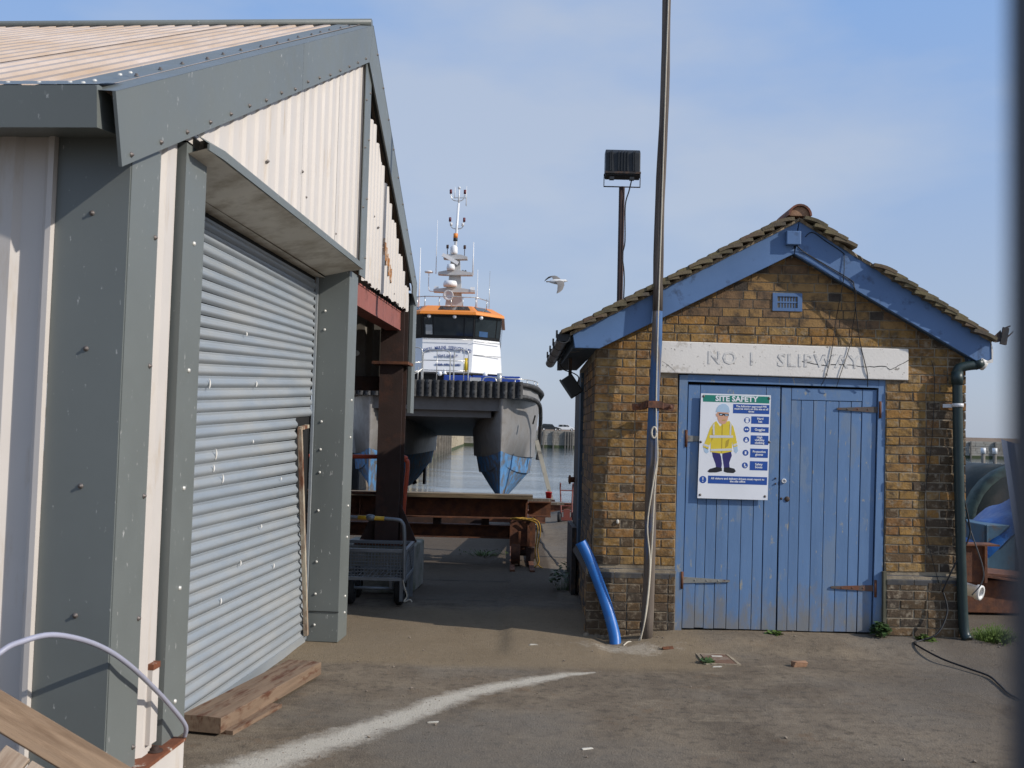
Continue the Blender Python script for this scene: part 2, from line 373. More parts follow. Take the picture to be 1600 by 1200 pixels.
def add_foot_wear(m, colour, top, scale=7):
    """bare, dirty wood showing through the paint along the lowest part"""
    N, L = m.node_tree.nodes, m.node_tree.links; p = N['Principled BSDF']
    src = p.inputs['Base Color'].links[0].from_socket
    tc = N.new('ShaderNodeTexCoord'); sp = N.new('ShaderNodeSeparateXYZ'); L.new(tc.outputs['Object'], sp.inputs[0])
    r = N.new('ShaderNodeMapRange'); r.inputs[1].default_value = 0.05; r.inputs[2].default_value = top; r.inputs[3].default_value = .42; r.inputs[4].default_value = 0
    L.new(sp.outputs['Z'], r.inputs[0])
    mp = N.new('ShaderNodeMapping'); mp.inputs['Scale'].default_value = (1.5, 1.5, .6); L.new(tc.outputs['Object'], mp.inputs[0])
    n = N.new('ShaderNodeTexNoise'); n.inputs['Scale'].default_value = scale; n.inputs['Detail'].default_value = 10; n.inputs['Roughness'].default_value = .7; L.new(mp.outputs[0], n.inputs['Vector'])
    ad = N.new('ShaderNodeMath'); ad.operation = 'ADD'; L.new(r.outputs[0], ad.inputs[0]); L.new(n.outputs[0], ad.inputs[1])
    r2 = N.new('ShaderNodeMapRange'); r2.inputs[1].default_value = .66; r2.inputs[2].default_value = .90; r2.inputs[3].default_value = 0; r2.inputs[4].default_value = .8; L.new(ad.outputs[0], r2.inputs[0])
    mx = N.new('ShaderNodeMix'); mx.data_type = 'RGBA'; mx.inputs[7].default_value = (*colour, 1)
    L.new(r2.outputs[0], mx.inputs[0]); L.new(src, mx.inputs[6]); L.new(mx.outputs[2], p.inputs['Base Color'])
add_foot_wear(BLUE, (.20, .19, .17), .62)
add_foot_wear(BRICK, (.10, .08, .055), .05)

def water_mat():
    m = bpy.data.materials.new('harbour_water'); m.use_nodes = True
    N, L = m.node_tree.nodes, m.node_tree.links; p = N['Principled BSDF']
    p.inputs['Base Color'].default_value = (0.035, 0.055, 0.06, 1); p.inputs['Roughness'].default_value = 0.07
    p.inputs['IOR'].default_value = 1.33
    tc = N.new('ShaderNodeTexCoord'); mp = N.new('ShaderNodeMapping'); mp.inputs['Scale'].default_value = (0.8, 1.6, 1)
    n1 = N.new('ShaderNodeTexNoise'); n1.inputs['Scale'].default_value = 1.1; n1.inputs['Detail'].default_value = 5; n1.inputs['Roughness'].default_value = 0.6
    mp2 = N.new('ShaderNodeMapping'); mp2.inputs['Scale'].default_value = (0.12, 0.35, 1)
    n2 = N.new('ShaderNodeTexNoise'); n2.inputs['Scale'].default_value = 0.5; n2.inputs['Detail'].default_value = 3
    L.new(tc.outputs['Object'], mp.inputs[0]); L.new(mp.outputs[0], n1.inputs['Vector'])
    L.new(tc.outputs['Object'], mp2.inputs[0]); L.new(mp2.outputs[0], n2.inputs['Vector'])
    r = N.new('ShaderNodeMapRange'); r.inputs[1].default_value = 0.4; r.inputs[2].default_value = 0.62; r.inputs[3].default_value = 0.25; r.inputs[4].default_value = 1
    L.new(n2.outputs[0], r.inputs[0])
    ml = N.new('ShaderNodeMath'); ml.operation = 'MULTIPLY'; L.new(n1.outputs[0], ml.inputs[0]); L.new(r.outputs[0], ml.inputs[1])
    b = N.new('ShaderNodeBump'); b.inputs['Strength'].default_value = 0.35; b.inputs['Distance'].default_value = 0.12
    L.new(ml.outputs[0], b.inputs['Height']); L.new(b.outputs[0], p.inputs['Normal'])
    return m

def ground_mat():
    m = bpy.data.materials.new('yard_concrete'); m.use_nodes = True
    N, L = m.node_tree.nodes, m.node_tree.links; p = N['Principled BSDF']
    p.inputs['Specular IOR Level'].default_value = 0.06
    tc = N.new('ShaderNodeTexCoord')
    at = N.new('ShaderNodeAttribute'); at.attribute_name = 'mask'
    sep = N.new('ShaderNodeSeparateColor'); L.new(at.outputs['Color'], sep.inputs[0])
    def noise(s, d=8, r=0.62, st=(1, 1, 1)):
        mp = N.new('ShaderNodeMapping'); mp.inputs['Scale'].default_value = st
        L.new(tc.outputs['Object'], mp.inputs[0])
        n = N.new('ShaderNodeTexNoise'); n.inputs['Scale'].default_value = s; n.inputs['Detail'].default_value = d; n.inputs['Roughness'].default_value = r
        L.new(mp.outputs[0], n.inputs['Vector']); return n.outputs[0]
    def rng(i, a, b, c=0, d=1):
        r = N.new('ShaderNodeMapRange'); r.inputs[1].default_value = a; r.inputs[2].default_value = b; r.inputs[3].default_value = c; r.inputs[4].default_value = d
        L.new(i, r.inputs[0]); return r.outputs[0]
    def mix(f, a, b):
        x = N.new('ShaderNodeMix'); x.data_type = 'RGBA'
        if isinstance(f, float): x.inputs[0].default_value = f
        else: L.new(f, x.inputs[0])
        for k, q in ((6, a), (7, b)):
            if isinstance(q, tuple): x.inputs[k].default_value = (*q, 1)
            else: L.new(q, x.inputs[k])
        return x.outputs[2]
    def madd(a, b, k):
        x = N.new('ShaderNodeMath'); x.operation = 'MULTIPLY_ADD'; L.new(b, x.inputs[0]); x.inputs[1].default_value = k; L.new(a, x.inputs[2]); return x.outputs[0]
    big, mid, fine, grain = noise(0.55), noise(2.6), noise(14), noise(90, 3)
    c = mix(rng(big, 0.35, 0.65), (0.116, 0.093, 0.070), (0.190, 0.152, 0.112))
    c = mix(rng(mid, 0.42, 0.68, 0, 0.75), c, (0.235, 0.190, 0.138))
    c = mix(rng(fine, 0.50, 0.66, 0, 0.55), c, (0.065, 0.055, 0.046))
    c = mix(rng(noise(3.3, 9, 0.7), 0.58, 0.66, 0, 0.5), c, (0.16, 0.105, 0.065))
    c = mix(rng(noise(1.7, 9, 0.72, (1, 2.6, 1)), 0.55, 0.70, 0, 0.55), c, (0.30, 0.245, 0.175))
    c = mix(rng(noise(1.1, 9, 0.75, (1.6, 1, 1)), 0.54, 0.66, 0, 0.6), c, (0.075, 0.056, 0.040))
    c = mix(rng(noise(0.33, 5, 0.6), 0.46, 0.58, 0, 0.7), c, (0.152, 0.137, 0.118))
    c = mix(rng(noise(5.5, 10, 0.78), 0.60, 0.68, 0, 0.65), c, (0.062, 0.050, 0.040))
    # tan sand
    c = mix(rng(madd(sep.outputs[1], mid, 0.6), 0.55, 0.95, 0, 0.65), c, (0.225, 0.172, 0.110))
    # painted alley shade with rust stain, darker ground elsewhere
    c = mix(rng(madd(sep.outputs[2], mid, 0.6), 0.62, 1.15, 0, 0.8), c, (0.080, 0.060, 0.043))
    # white dust
    n_d = noise(6, 14, 0.82)
    c = mix(rng(madd(sep.outputs[0], n_d, 1.5), 1.10, 1.55, 0, 0.85), c, (0.50, 0.46, 0.39))
    # grain and grit
    c = mix(rng(grain, 0.55, 0.8, 0, 0.35), c, (0.34, 0.30, 0.24))
    c = mix(rng(noise(45, 4, 0.7), 0.60, 0.68, 0, 0.6), c, (0.055, 0.045, 0.038))
    L.new(c, p.inputs['Base Color'])
    p.inputs['Roughness'].default_value = 0.92
    b = N.new('ShaderNodeBump'); b.inputs['Strength'].default_value = 0.55; b.inputs['Distance'].default_value = 0.012
    s2 = N.new('ShaderNodeMath'); s2.operation = 'ADD'; L.new(fine, s2.inputs[0]); L.new(grain, s2.inputs[1])
    L.new(s2.outputs[0], b.inputs['Height']); L.new(b.outputs[0], p.inputs['Normal'])
    return m

# ------------------------------------------------------------------ setting: yard, slipway, water
DUST = [((-1.6, 4.3), .20), ((-1.23, 4.92), .165), ((-.68, 5.72), .135), ((-.28, 6.39), .115), ((.16, 6.82), .095), ((.42, 7.02), .06), ((.62, 7.10), .03)]
def dust(x, y):
    best = 0
    for (a, wa), (b, wb) in zip(DUST, DUST[1:]):
        dx, dy = b[0] - a[0], b[1] - a[1]
        t = min(1, max(0, ((x - a[0]) * dx + (y - a[1]) * dy) / (dx * dx + dy * dy)))
        d = math.hypot(x - a[0] - t * dx, y - a[1] - t * dy); w = wa + (wb - wa) * t
        best = max(best, 1 - .55 * d / w)
    d2 = math.hypot((x - .95) / .5, (y - 7.85) / .22)
    return max(0, best, .62 - .35 * d2)
def gz(x, y):
    h = 0.075 * sstep(7.65, 8.15, y) * sstep(.70, 1.30, x) * (1 - sstep(8.6, 9.2, y) * sstep(3.8, 4.0, x))
    h += 0.05 * (mn.noise(Vector((x * .5, y * .5, 3))) * .3 + .12 * mn.noise(Vector((x * 2.1, y * 2.1, 7)))) * sstep(2, 4, y)
    h += .03 * sstep(-.03, .03, x) * (1 - sstep(.7, .8, x)) * sstep(7.4, 7.85, y) * (1 - sstep(11.5, 12.5, y))
    if y > 17 and -7.2 <= x <= .6: h = -(y - 17) * .06
    if y > 21.4 and x > .6: h = -4.0
    return h
def axis_lines(fine0, fine1, step, coarse):
    a = [c for c in coarse if c < fine0 - 1e-6 or c > fine1 + 1e-6]
    n = int(round((fine1 - fine0) / step))
    return sorted(a + [fine0 + (fine1 - fine0) * i / n for i in range(n + 1)])
gxs = axis_lines(-2.6, 5.2, .05, [-60, -30, -15, -10, -7.22, -7.2, -5, -3.8, -3.2, 6, 7, 9, 12, 18, 30, 60]) 
gxs = sorted(set(gxs + [.6, .625]))
gys = axis_lines(3.6, 10.4, .05, [-40, -15, -6, -2, 0, 1.5, 2.5, 3.2, 10, 10.5, 11, 12, 13, 14, 15, 16, 17, 18, 19, 20, 21.4, 21.42, 24, 28, 34, 44, 60])
gv = [(x, y, gz(x, y)) for y in gys for x in gxs]
nx = len(gxs)
gf = [(j * nx + i, j * nx + i + 1, (j + 1) * nx + i + 1, (j + 1) * nx + i) for j in range(len(gys) - 1) for i in range(nx - 1)]
gme = bpy.data.meshes.new('yard_ground'); gme.from_pydata(gv, [], gf)
ca = gme.color_attributes.new('mask', 'FLOAT_COLOR', 'POINT')
for i, (x, y, z) in enumerate(gv):
    tan = max(sstep(6.9, 7.5, y) * (1 - sstep(8.9, 10.0, y)) * (1 - sstep(1.0, 2.2, x)), .38 * sstep(7.35, 7.9, y) * (1 - sstep(8.4, 9, y)) * (1 - sstep(2.6, 3.2, x)))
    shade_stain = max((1.0 if x < .55 else .35) * sstep(9.0, 11.0, y) * (1 - sstep(20, 24, y)), .55 * sstep(1.4, 3.2, x) * (1 - sstep(7.2, 7.9, y)), .6 * sstep(3.0, 3.6, x), .35 * (1 - sstep(5.0, 6.8, y)))  # alley term paints in shade over rust stain; other terms are darker ground
    ca.data[i].color = (dust(x, y), tan, shade_stain, 1)
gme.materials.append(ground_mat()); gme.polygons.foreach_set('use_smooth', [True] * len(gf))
ground = bpy.data.objects.new('ground', gme); col.objects.link(ground); ground['kind'] = 'structure'

b = MB(); b.add([(-3000, 17, -1.15), (3000, 17, -1.15), (3000, 5000, -1.15), (-3000, 5000, -1.15)], [(0, 1, 2, 3)])
b.build('water', water_mat(), kind='structure')
b = MB(); b.add([(-3000, -200, -5), (3000, -200, -5), (3000, 5000, -5), (-3000, 5000, -5)], [(0, 1, 2, 3)])
b.build('harbour_bed', CONC, kind='structure')

def joint(pts, w, seed):
    r = random.Random(seed); mb = MB(); path = smoothpath([(x, y, 0) for x, y in pts], 8)
    L_, R_ = [], []
    for i, p in enumerate(path):
        t = (path[min(i + 1, len(path) - 1)] - path[max(i - 1, 0)]).normalized(); n = Vector((-t.y, t.x, 0))
        j = r.uniform(-w, w) * .6; ww = w * r.uniform(.3, 1.0)
        z = gz(p.x, p.y) + .006
        L_.append(p + n * (ww + j) + Vector((0, 0, z))); R_.append(p - n * (ww - j) + Vector((0, 0, z)))
    mb.grid([L_, R_], False)
    return mb.build('slab_joint', DARK, kind='structure')
joint([(.53, 19.2), (.5, 16.2), (.60, 13.7), (.66, 12.3), (.67, 11.1)], .022, 1)
joint([(-1.6, 11.35), (-.7, 11.3), (.05, 11.22)], .014, 3)
joint([(-1.4, 9.9), (-.8, 9.95), (-.1, 9.9)], .008, 5)

# ------------------------------------------------------------------ metal shed
shed = thing('metal_shed', 'large cream corrugated metal shed with grey trim and a roller shutter', 'shed', (-1.8819 + .2901, 3.92 * .99726 + 1.887 * .07399, 0), -rad(4.2432))
shed.location = (-1.887 * .99726 + 3.92 * .07399, 3.92 * .99726 + 1.887 * .07399, 0)
def zbt(Y): return 2.948 + .4803 * (Y + .252) if Y < 4.154 else 5.064 - .728 * (Y - 4.154)      # barge top
def zbb(Y): return 2.672 + .4835 * (Y + .171) if Y < 4.06 else 4.714 - .649 * (Y - 4.057)       # barge bottom
def corrugate(mb, u0, u1, place, pitch, depth, rib=.38, slope=.10, phase=0.0, zb=None, zt=None):
    us = []
    k = math.floor((u0 - phase) / pitch) - 1
    prof = [(0, 0), (rib, 0)] if False else [(0.0, 0.0), (1 - rib - 2 * slope, 0.0), (1 - rib - slope, 1.0), (1 - slope, 1.0)]
    while True:
        base = phase + k * pitch
        if base > u1: break
        us += [(base + a * pitch, d * depth) for a, d in prof]; k += 1
    pts = []
    for (ua, da), (ub, db) in zip(us, us[1:]):
        if ub <= u0 or ua >= u1: continue
        if ua < u0: da = da + (db - da) * (u0 - ua) / (ub - ua); ua = u0
        if ub > u1: db = da + (db - da) * (u1 - ua) / (ub - ua); ub = u1
        if not pts: pts.append((ua, da))
        pts.append((ub, db))
    vs, fs = [], []
    for u, d in pts: vs += [place(u, zb(u), d), place(u, zt(u), d)]
    for i in range(len(pts) - 1): fs.append((2 * i, 2 * i + 2, 2 * i + 3, 2 * i + 1))
    mb.add(vs, fs)
gplace = lambda u, z, d: (d - .012, u, z)
# gable sheets, left of the ridge seam
for a, c in ((.36, .80), (.805, 1.61), (1.613, 2.43), (2.433, 3.27), (3.273, 4.12)):
    mb = MB(); corrugate(mb, a, c, gplace, .195, .016, .30, .08, .03, lambda u: 2.99, lambda u: zbb(u) + .05); mb.build('cladding_sheet', CREAM, shed)
mb = MB(); corrugate(mb, .255, .505, lambda u, z, d: (d - .03, u, z), .2, .02, .40, .10, .06, lambda u: .17, lambda u: zbb(u) + .05); mb.build('cladding_sheet', CREAM, shed)
# right of the seam: ragged tops and toothed rusty bottom edge
for a, c in ((4.25, 4.98), (4.983, 5.42), (5.423, 6.42)):
    mb = MB()
    corrugate(mb, a, c, gplace, .13, .016, .30, .10, .05, lambda u: 2.94 - .02 * (int(u / .05) % 2), lambda u: zbb(math.ceil(u / .2) * .2) - .015)
    mb.build('cladding_sheet', CREAM, shed)
mb = MB(); mb.prism([(.5, 2.95), (4.1, 2.95), (4.1, zbb(4.05)), (.5, zbb(.5))], -.05, -.04, 'x'); mb.prism([(4.1, 3.0), (6.3, 3.0), (6.3, zbb(6.3) + .1), (4.1, zbb(4.1) + .1)], -.06, -.05, 'x'); mb.box(-.10, -.04, .44, .56, .17, 3.1)
mb.build('backing_wall', DARK, shed)
mb = MB(); mb.add([(.025, 5.05, 3.46), (.025, 5.43, 3.12), (.025, 5.5, 3.2), (.025, 5.1, 3.62)], [(0, 1, 2, 3)])
# barge boards
for nm, poly in (('barge_board', [(-.252, 2.948), (-.171, 2.672), (2.2, zbb(2.2)), (2.2, zbt(2.2))]), ('barge_board', [(2.203, zbt(2.203)), (2.203, zbb(2.203)), (4.057, 4.714), (4.154, 5.064)]),
                 ('barge_board', [(4.156, 5.062), (4.06, 4.712), (5.2, zbb(5.2)), (6.42, zbb(6.42) + .01), (6.44, 3.12), (6.64, 3.02), (6.68, 3.235)])):
    mb = MB(); mb.prism(poly, .028, .042, 'x'); mb.build(nm, GREY, shed)
mb = MB()
for a, c in ((-.252, 2.2), (2.2, 4.154)):
    mb.add([(.044, a, zbt(a)), (.044, c, zbt(c)), (-.25, c, zbt(c) + .016), (-.25, a, zbt(a) + .016)], [(0, 1, 2, 3)])
mb.add([(.044, 4.154, 5.064), (.044, 6.66, 3.255), (-.17, 6.66, 3.29), (-.17, 4.154, 5.10)], [(0, 1, 2, 3)])
mb.build('verge_flashing', GREY, shed)
# seam strip at the ridge line and far corner flashing
mb = MB(); mb.box(.016, .024, 4.03, 4.24, 2.93, 4.74); mb.build('seam_flashing', GREY, shed)
mb = MB(); mb.box(-.014, .022, 6.60, 6.612, 1.86, 3.15); mb.box(.01, .022, 6.612, 6.80, 1.86, 3.15); mb.build('corner_flashing', GREY, shed)
mb = MB(); mb.box(-.11, -.014, 6.59, 6.66, 1.95, 3.15); mb.build('shade_panel', DARK, shed)  # black panel standing in for the interior shade beside the flashing
# corner flashing near the camera
mb = MB(); mb.box(-.31, 0, -.014, -.006, .0, 2.98); mb.box(-.006, .004, -.006, .263, .0, 2.85); mb.build('corner_flashing', GREY, shed)
mb = MB(); mb.box(-.335, -.312, -.045, -.012, 0, 2.96); mb.build('sheet_edge', CREAM, shed)
# near side wall, roof and far parts
for k in range(5):
    x1 = -.335 - k * 1.0
    mb = MB(); corrugate(mb, x1 - 1.0 + .003, x1, lambda u, z, d: (u, -.008 - d, z), .21, .024, .30, .13, -.52 - .15, lambda u: 0, lambda u: 3.0); mb.build('cladding_sheet', CREAM, shed)
nrm = Vector((0, -.433, .901))
def rplace(u, t, d):
    p = Vector((u, -.20 + t * 4.36, 2.948 + t * 2.10)) + nrm * d
    return tuple(p)
for k in range(7):
    x1 = -.06 - k * 1.05
    mb = MB(); corrugate(mb, x1 - 1.05 - .03, x1, rplace, .15, .028, .34, .14, 0, lambda u: 0, lambda u: .995)
    mb.build('roof_sheet', ROOFC, shed).location = (0, 0, .004 * (k % 2))
mb = MB(); mb.add([(-7.4, 4.154, 5.09), (-.04, 4.154, 5.09), (-.04, 6.75, 3.2), (-7.4, 6.75, 3.2)], [(0, 1, 2, 3)]); mb.build('roof_sheet', ROOFC, shed)
mb = MB(); mb.tube([(-7.4, 4.15, 5.085), (.03, 4.15, 5.085)], .035, 6); mb.build('ridge_capping', GREY, shed)
mb = MB(); mb.box(-5.4, -5.3, 0, 6.6, 0, 3.0); mb.build('rear_wall', SOFFIT, shed)
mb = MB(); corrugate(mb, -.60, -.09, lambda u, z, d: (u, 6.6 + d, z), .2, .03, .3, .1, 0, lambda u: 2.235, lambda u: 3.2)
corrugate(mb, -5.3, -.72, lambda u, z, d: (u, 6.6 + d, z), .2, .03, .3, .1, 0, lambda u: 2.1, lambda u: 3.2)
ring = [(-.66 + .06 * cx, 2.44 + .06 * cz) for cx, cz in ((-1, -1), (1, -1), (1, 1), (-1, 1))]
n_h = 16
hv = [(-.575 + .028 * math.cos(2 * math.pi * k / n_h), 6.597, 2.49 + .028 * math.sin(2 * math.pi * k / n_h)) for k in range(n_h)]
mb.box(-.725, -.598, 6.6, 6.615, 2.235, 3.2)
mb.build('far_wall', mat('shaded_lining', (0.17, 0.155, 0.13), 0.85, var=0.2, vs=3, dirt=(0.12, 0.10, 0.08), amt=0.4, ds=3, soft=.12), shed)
mb = MB(); mb.lathe([(0.001, 0), (.03, 0), (.03, .012), (.001, .012)], (-.575, 6.575, 2.49), 14, (0, -1, 0)); mb.build('sky_hole_disc', WHITEP, shed)  # white disc standing in for a round hole with bright sky behind
mb = MB(); mb.box(-3.2, -.10, 6.52, 6.60, 2.09, 2.24); mb.build('edge_beam', RUSTD, shed)
# gutter box
mb = MB()
gp = [(-.02, 2.835), (-.245, 2.806), (-.262, 2.968), (-.245, 2.974), (-.22, 2.974), (-.21, 2.845), (-.02, 2.855)]
mb.prism(gp, -5.5, -.03, 'x'); mb.prism([(-.02, 2.857), (-.205, 2.848), (-.215, 2.97), (-.02, 2.97)], -.04, -.035, 'x'); mb.build('gutter', GREY, shed)
mb = MB(); mb.add([(-5.5, -.262, 2.972), (-.03, -.262, 2.972), (-.03, -.05, 3.062), (-5.5, -.05, 3.062)], [(0, 1, 2, 3)]); mb.build('eaves_flashing', GREY, shed)
# roller shutter opening
mb = MB(); mb.box(-.006, .004, .533, .783, .19, 2.98); mb.box(-.05, -.006, .533, .537, .19, 2.98); mb.box(-.27, -.006, .775, .783, .19, 2.98); mb.build('jamb_flashing', GREY, shed)
mb = MB(); mb.prism([(-.262, 3.80), (.0, 3.80), (.0, 4.09), (-.262, 4.09)], 0, 2.93, 'z'); mb.build('jamb_pillar', GREY, shed, bevel=.004)
mb = MB(); mb.box(-.245, .003, 3.792, 3.799, .235, .238); mb.build('pillar_joint', DARK, shed)
mb = MB()
for (x0, z0), (x1, z1) in (((-.36, 2.868), (-.2, 2.880)), ((-.2, 2.880), (.092, 2.957))):
    mb.add([(x0, .55, z0), (x1, .55, z1), (x1, 3.84, z1 - .012), (x0, 3.84, z0)], [(0, 1, 2, 3)])
mb.build('canopy_soffit', SOFFIT, shed)
mb = MB(); mb.prism([(.57, 2.955), (.77, 2.962), (3.84, 2.942), (3.84, 2.985), (.77, 3.008), (.57, 2.985)], .088, .098, 'x')
mb.add([(.098, .77, 3.008), (.098, 3.84, 2.985), (.0, 3.84, 3.03), (.0, .6, 3.05), (.098, .57, 2.985)], [(0, 1, 2, 3, 4)])
mb.build('canopy_flashing', GREY, shed)
door = bpy.data.objects.new('roller_shutter', None); col.objects.link(door); door.parent = shed
# slat mesh: half-round bulge plus flat groove
def slat_mesh(L):
    prof = [(0, .0), (.003, .003), (.010, .011), (.020, .017), (.030, .017), (.040, .011), (.047, .004), (.052, .0), (.058, -.002), (.066, .002), (.0695, .0)]
    mb = MB(); mb.grid([[(d, y, z) for z, d in prof] for y in [L * i / 6 for i in range(7)]], True)
    return mb
def ztilt(z, t):
    A = .16 * sstep(.9, 1.85, z) * (1 - sstep(1.9, 2.75, z))
    return z + A * t - .5 * A * .3
PITCH = .0705
s_long = slat_mesh(3.07).build('slat', GALV, door); s_short = slat_mesh(2.72).build('slat', GALV, door)
for k in range(40):
    z = .02 + k * PITCH
    short = z < 1.62
    L0 = 2.72 if short else 3.07
    za, zb_ = ztilt(z, 0), ztilt(z, 1)
    a = math.atan2(zb_ - za, 3.07)
    src = s_short if short else s_long
    L1 = (3.78 + (.02 - .42 * sstep(0, 1.66, z)) - .70) if short else L0
    if z < .2: L1 = 3.05
    stretchz = (ztilt(z + PITCH, .5) - ztilt(z, .5)) / PITCH
    first = (k == 0) or (z >= 1.62 and z - PITCH < 1.62)
    o = src if first else inst(src, 'slat', door)
    o.location = (-.275 + .012 * mn.noise(Vector((0, 0, z * 3))), .70, za); o.rotation_euler = (a, 0, 0); o.scale = (1, L1 / (2.72 if short else 3.07), stretchz)
mb = MB(); mb.box(-.285, -.282, .7, 3.78, 0, 2.9); mb.box(-.30, -.28, 3.74, 3.80, 0, 2.9); mb.build('shutter_backing', DARK, door)
mb = MB(); mb.bar((-.272, .70, .012), (-.262, 3.78, .012), .02, .09); mb.build('bottom_rail', GALV, door)
for (y_, z_, r_1) in ((1.72, 1.496, .035), (1.70, 1.415, .022), (1.85, 1.349, .028), (2.37, 1.567, .012), (1.58, 1.90, .03), (2.39, 1.94, .02), (2.17, 2.245, .014), (2.22, .805, .018), (2.6, 1.0, .014), (1.9, .62, .02), (3.0, 1.3, .012), (2.9, .7, .02)):
    mb = MB(); mb.tube([(-.2515, y_ + r_1 * math.sin(a) * .6, z_ + r_1 * math.cos(a)) for a in [math.pi * (.1 + .8 * i / 6) for i in range(7)]], [.001, .003, .005, .006, .005, .003, .001], 5); mb.build('chalk_scuff', WHITEP, door)
GRAIL = mat('rusty_guide', (0.46, 0.40, 0.30), 0.7, var=.15, vs=6, dirt=(0.15, 0.055, 0.025), amt=.5, ds=5, soft=.1, dstretch=(2, 2, .6))
mb = MB(); mb.bar((-.235, 3.37, 1.66), (-.235, 3.74, .06), .035, .03, (1, 0, 0)); mb.bar((-.235, 3.37, 1.66), (-.25, 3.62, 1.68), .03, .025); mb.build('bent_guide', GRAIL, door)
mb = MB(); mb.box(-.265, -.245, 3.765, 3.785, .02, 2.88); mb.build('guide_rail', GALV, door)
# base plate and small post at the near jamb
mb = MB(); mb.box(-.10, .055, .19, .665, 0, .188); mb.build('base_block', CREAM, shed)
mb = MB(); mb.box(-.11, .062, .185, .67, .19, .205); mb.build('base_plate', RUSTP, shed)
mb = MB(); mb.lathe([(.001, .02), (.018, .02), (.02, .0)], (.01, .45, .206), 6); mb.lathe([(.035, 0), (.035, .006), (.001, .006)], (.01, .45, .206), 12); mb.build('anchor_bolt', RUSTD, shed)
mb = MB(); mb.box(-.02, .012, .385, .455, .25, .575); mb.build('stub_post', CREAM, shed)
mb = MB(); mb.box(-.02, .016, .385, .457, .576, .602); mb.build('stub_cap', RUSTP, shed)
# steel frame in the open bay
mb = MB(); mb.box(-.20, -.045, 4.0, 6.26, 2.895, 2.91); mb.box(-.20, -.045, 4.0, 6.26, 2.71, 2.724); mb.box(-.065, -.05, 4.0, 6.26, 2.724, 2.895); mb.build('steel_beam', REDOX, shed)
mb = MB(); mb.box(-.255, -.01, 6.27, 6.284, .50, 2.95); mb.box(-.255, -.01, 6.49, 6.504, .50, 2.95); mb.box(-.14, -.125, 6.284, 6.49, .50, 2.95)
for s in (-1, 1):
    mb.prism([(-.1325 + s * .125, .52), (-.1325 + s * .30, .52), (-.1325 + s * .125, .90)], 6.37, 6.385, 'y')
mb.build('steel_column', RUSTD, shed)
mb = MB(); mb.box(-.33, .05, 6.22, 6.53, 2.355, 2.385); mb.build('splice_plate', RUST, shed)
mb = MB(); mb.box(-.45, .13, 6.2, 6.62, .492, .51); mb.build('column_plate', RUSTP, shed)
mb = MB(); mb.box(-.62, .16, 6.20, 6.95, 0, .49); mb.build('column_footing', CONC, shed, bevel=.02)
for sx in (-.38, .07):
    mb = MB(); mb.lathe([(.001, .03), (.022, .03), (.022, .0)], (sx, 6.26, .511), 6); mb.build('anchor_bolt', RUST, shed)
# screws
mb = MB(); mb.lathe([(.001, .010), (.006, .010), (.0065, .004), (.011, .003), (.012, 0)], (0, 0, 0), 8); sk = mb.build('screw', SCREW, shed)
mb = MB(); mb.lathe([(.001, .008), (.008, .007), (.011, 0)], (0, 0, 0), 8); skp = mb.build('pale_screw', SCREWP, shed)
sk_used = []
def screw(x, y, z, d, pale=False):
    src = skp if pale else sk
    rot = {'x': (0, rad(90), 0), 'y': (rad(90), 0, 0), 'z': (0, 0, 0), 'r': (rad(25), 0, 0)}[d]
    if src not in sk_used:
        sk_used.append(src); src.location = (x, y, z); src.rotation_euler = rot
    else: inst(src, 'screw', shed, (x, y, z), rot)
for k in range(16):
    Y = -.1 + k * .268
    screw(.043, Y, zbb(Y) + .035 + .008 * RND.uniform(-1, 1), 'x')
    if k: screw(-.11 + .02 * RND.uniform(-1, 1), Y + .03, zbt(Y + .03) + .010, 'r')
for k in range(9):
    Y = 4.35 + k * .27; screw(.043, Y, zbt(Y) - .03, 'x')
for Y in (-.2, -.12, .1, .18): screw(-.1 - .03 * RND.random(), Y, zbt(Y) + .024, 'r', True)
for X in (-.2, -.33, -.46, -.6): screw(X, -.15, 3.016, 'r', True)
for z in (.24, .78, 1.30, 1.86, 2.42):
    screw(-.155 + .01 * RND.random(), -.015, z + .1, 'y'); screw(.005, .235, z + .05, 'x'); screw(.005, .66, z + .03 + .1 * RND.random(), 'x', True)
for z in (.13, .37, .62, 1.02, 1.32, 1.50, 1.72, 2.45, 2.6): screw(-.19, 3.799, z, 'y', True)
for z in (.2, .33, .8, 1.05, 1.6, 1.9): screw(.001, 3.99, z, 'x', True)
for k in range(7): screw(.001, 4.6 + .2 * k, 3.5 - .1 * k + .1 * RND.random(), 'x')
for Y in (1.0, 1.7, 2.4, 2.5, 3.3): screw(.001, Y, 3.1 + .25 * RND.random(), 'x')
for z in (3.0, 3.5, 4.0, 4.4): screw(.024, 4.07, z, 'x'); screw(.024, 4.2, z + .1, 'x')
# rust stains at two sheets are real rust flakes on the lower right cladding
mb = MB(); r_ = random.Random(5)
for k in range(7):
    y0 = 5.05 + k * .06; z0 = 3.42 - k * .035
    mb.box(.0035, .0055, y0, y0 + .045, z0 - .10 - .05 * r_.random(), z0 + .03 * r_.random())
mb.build('rust_flakes', mat('orange_rust', (.36, .15, .04), .9, var=.3, vs=20, dirt=(.55, .45, .35), amt=.35, ds=14), shed)

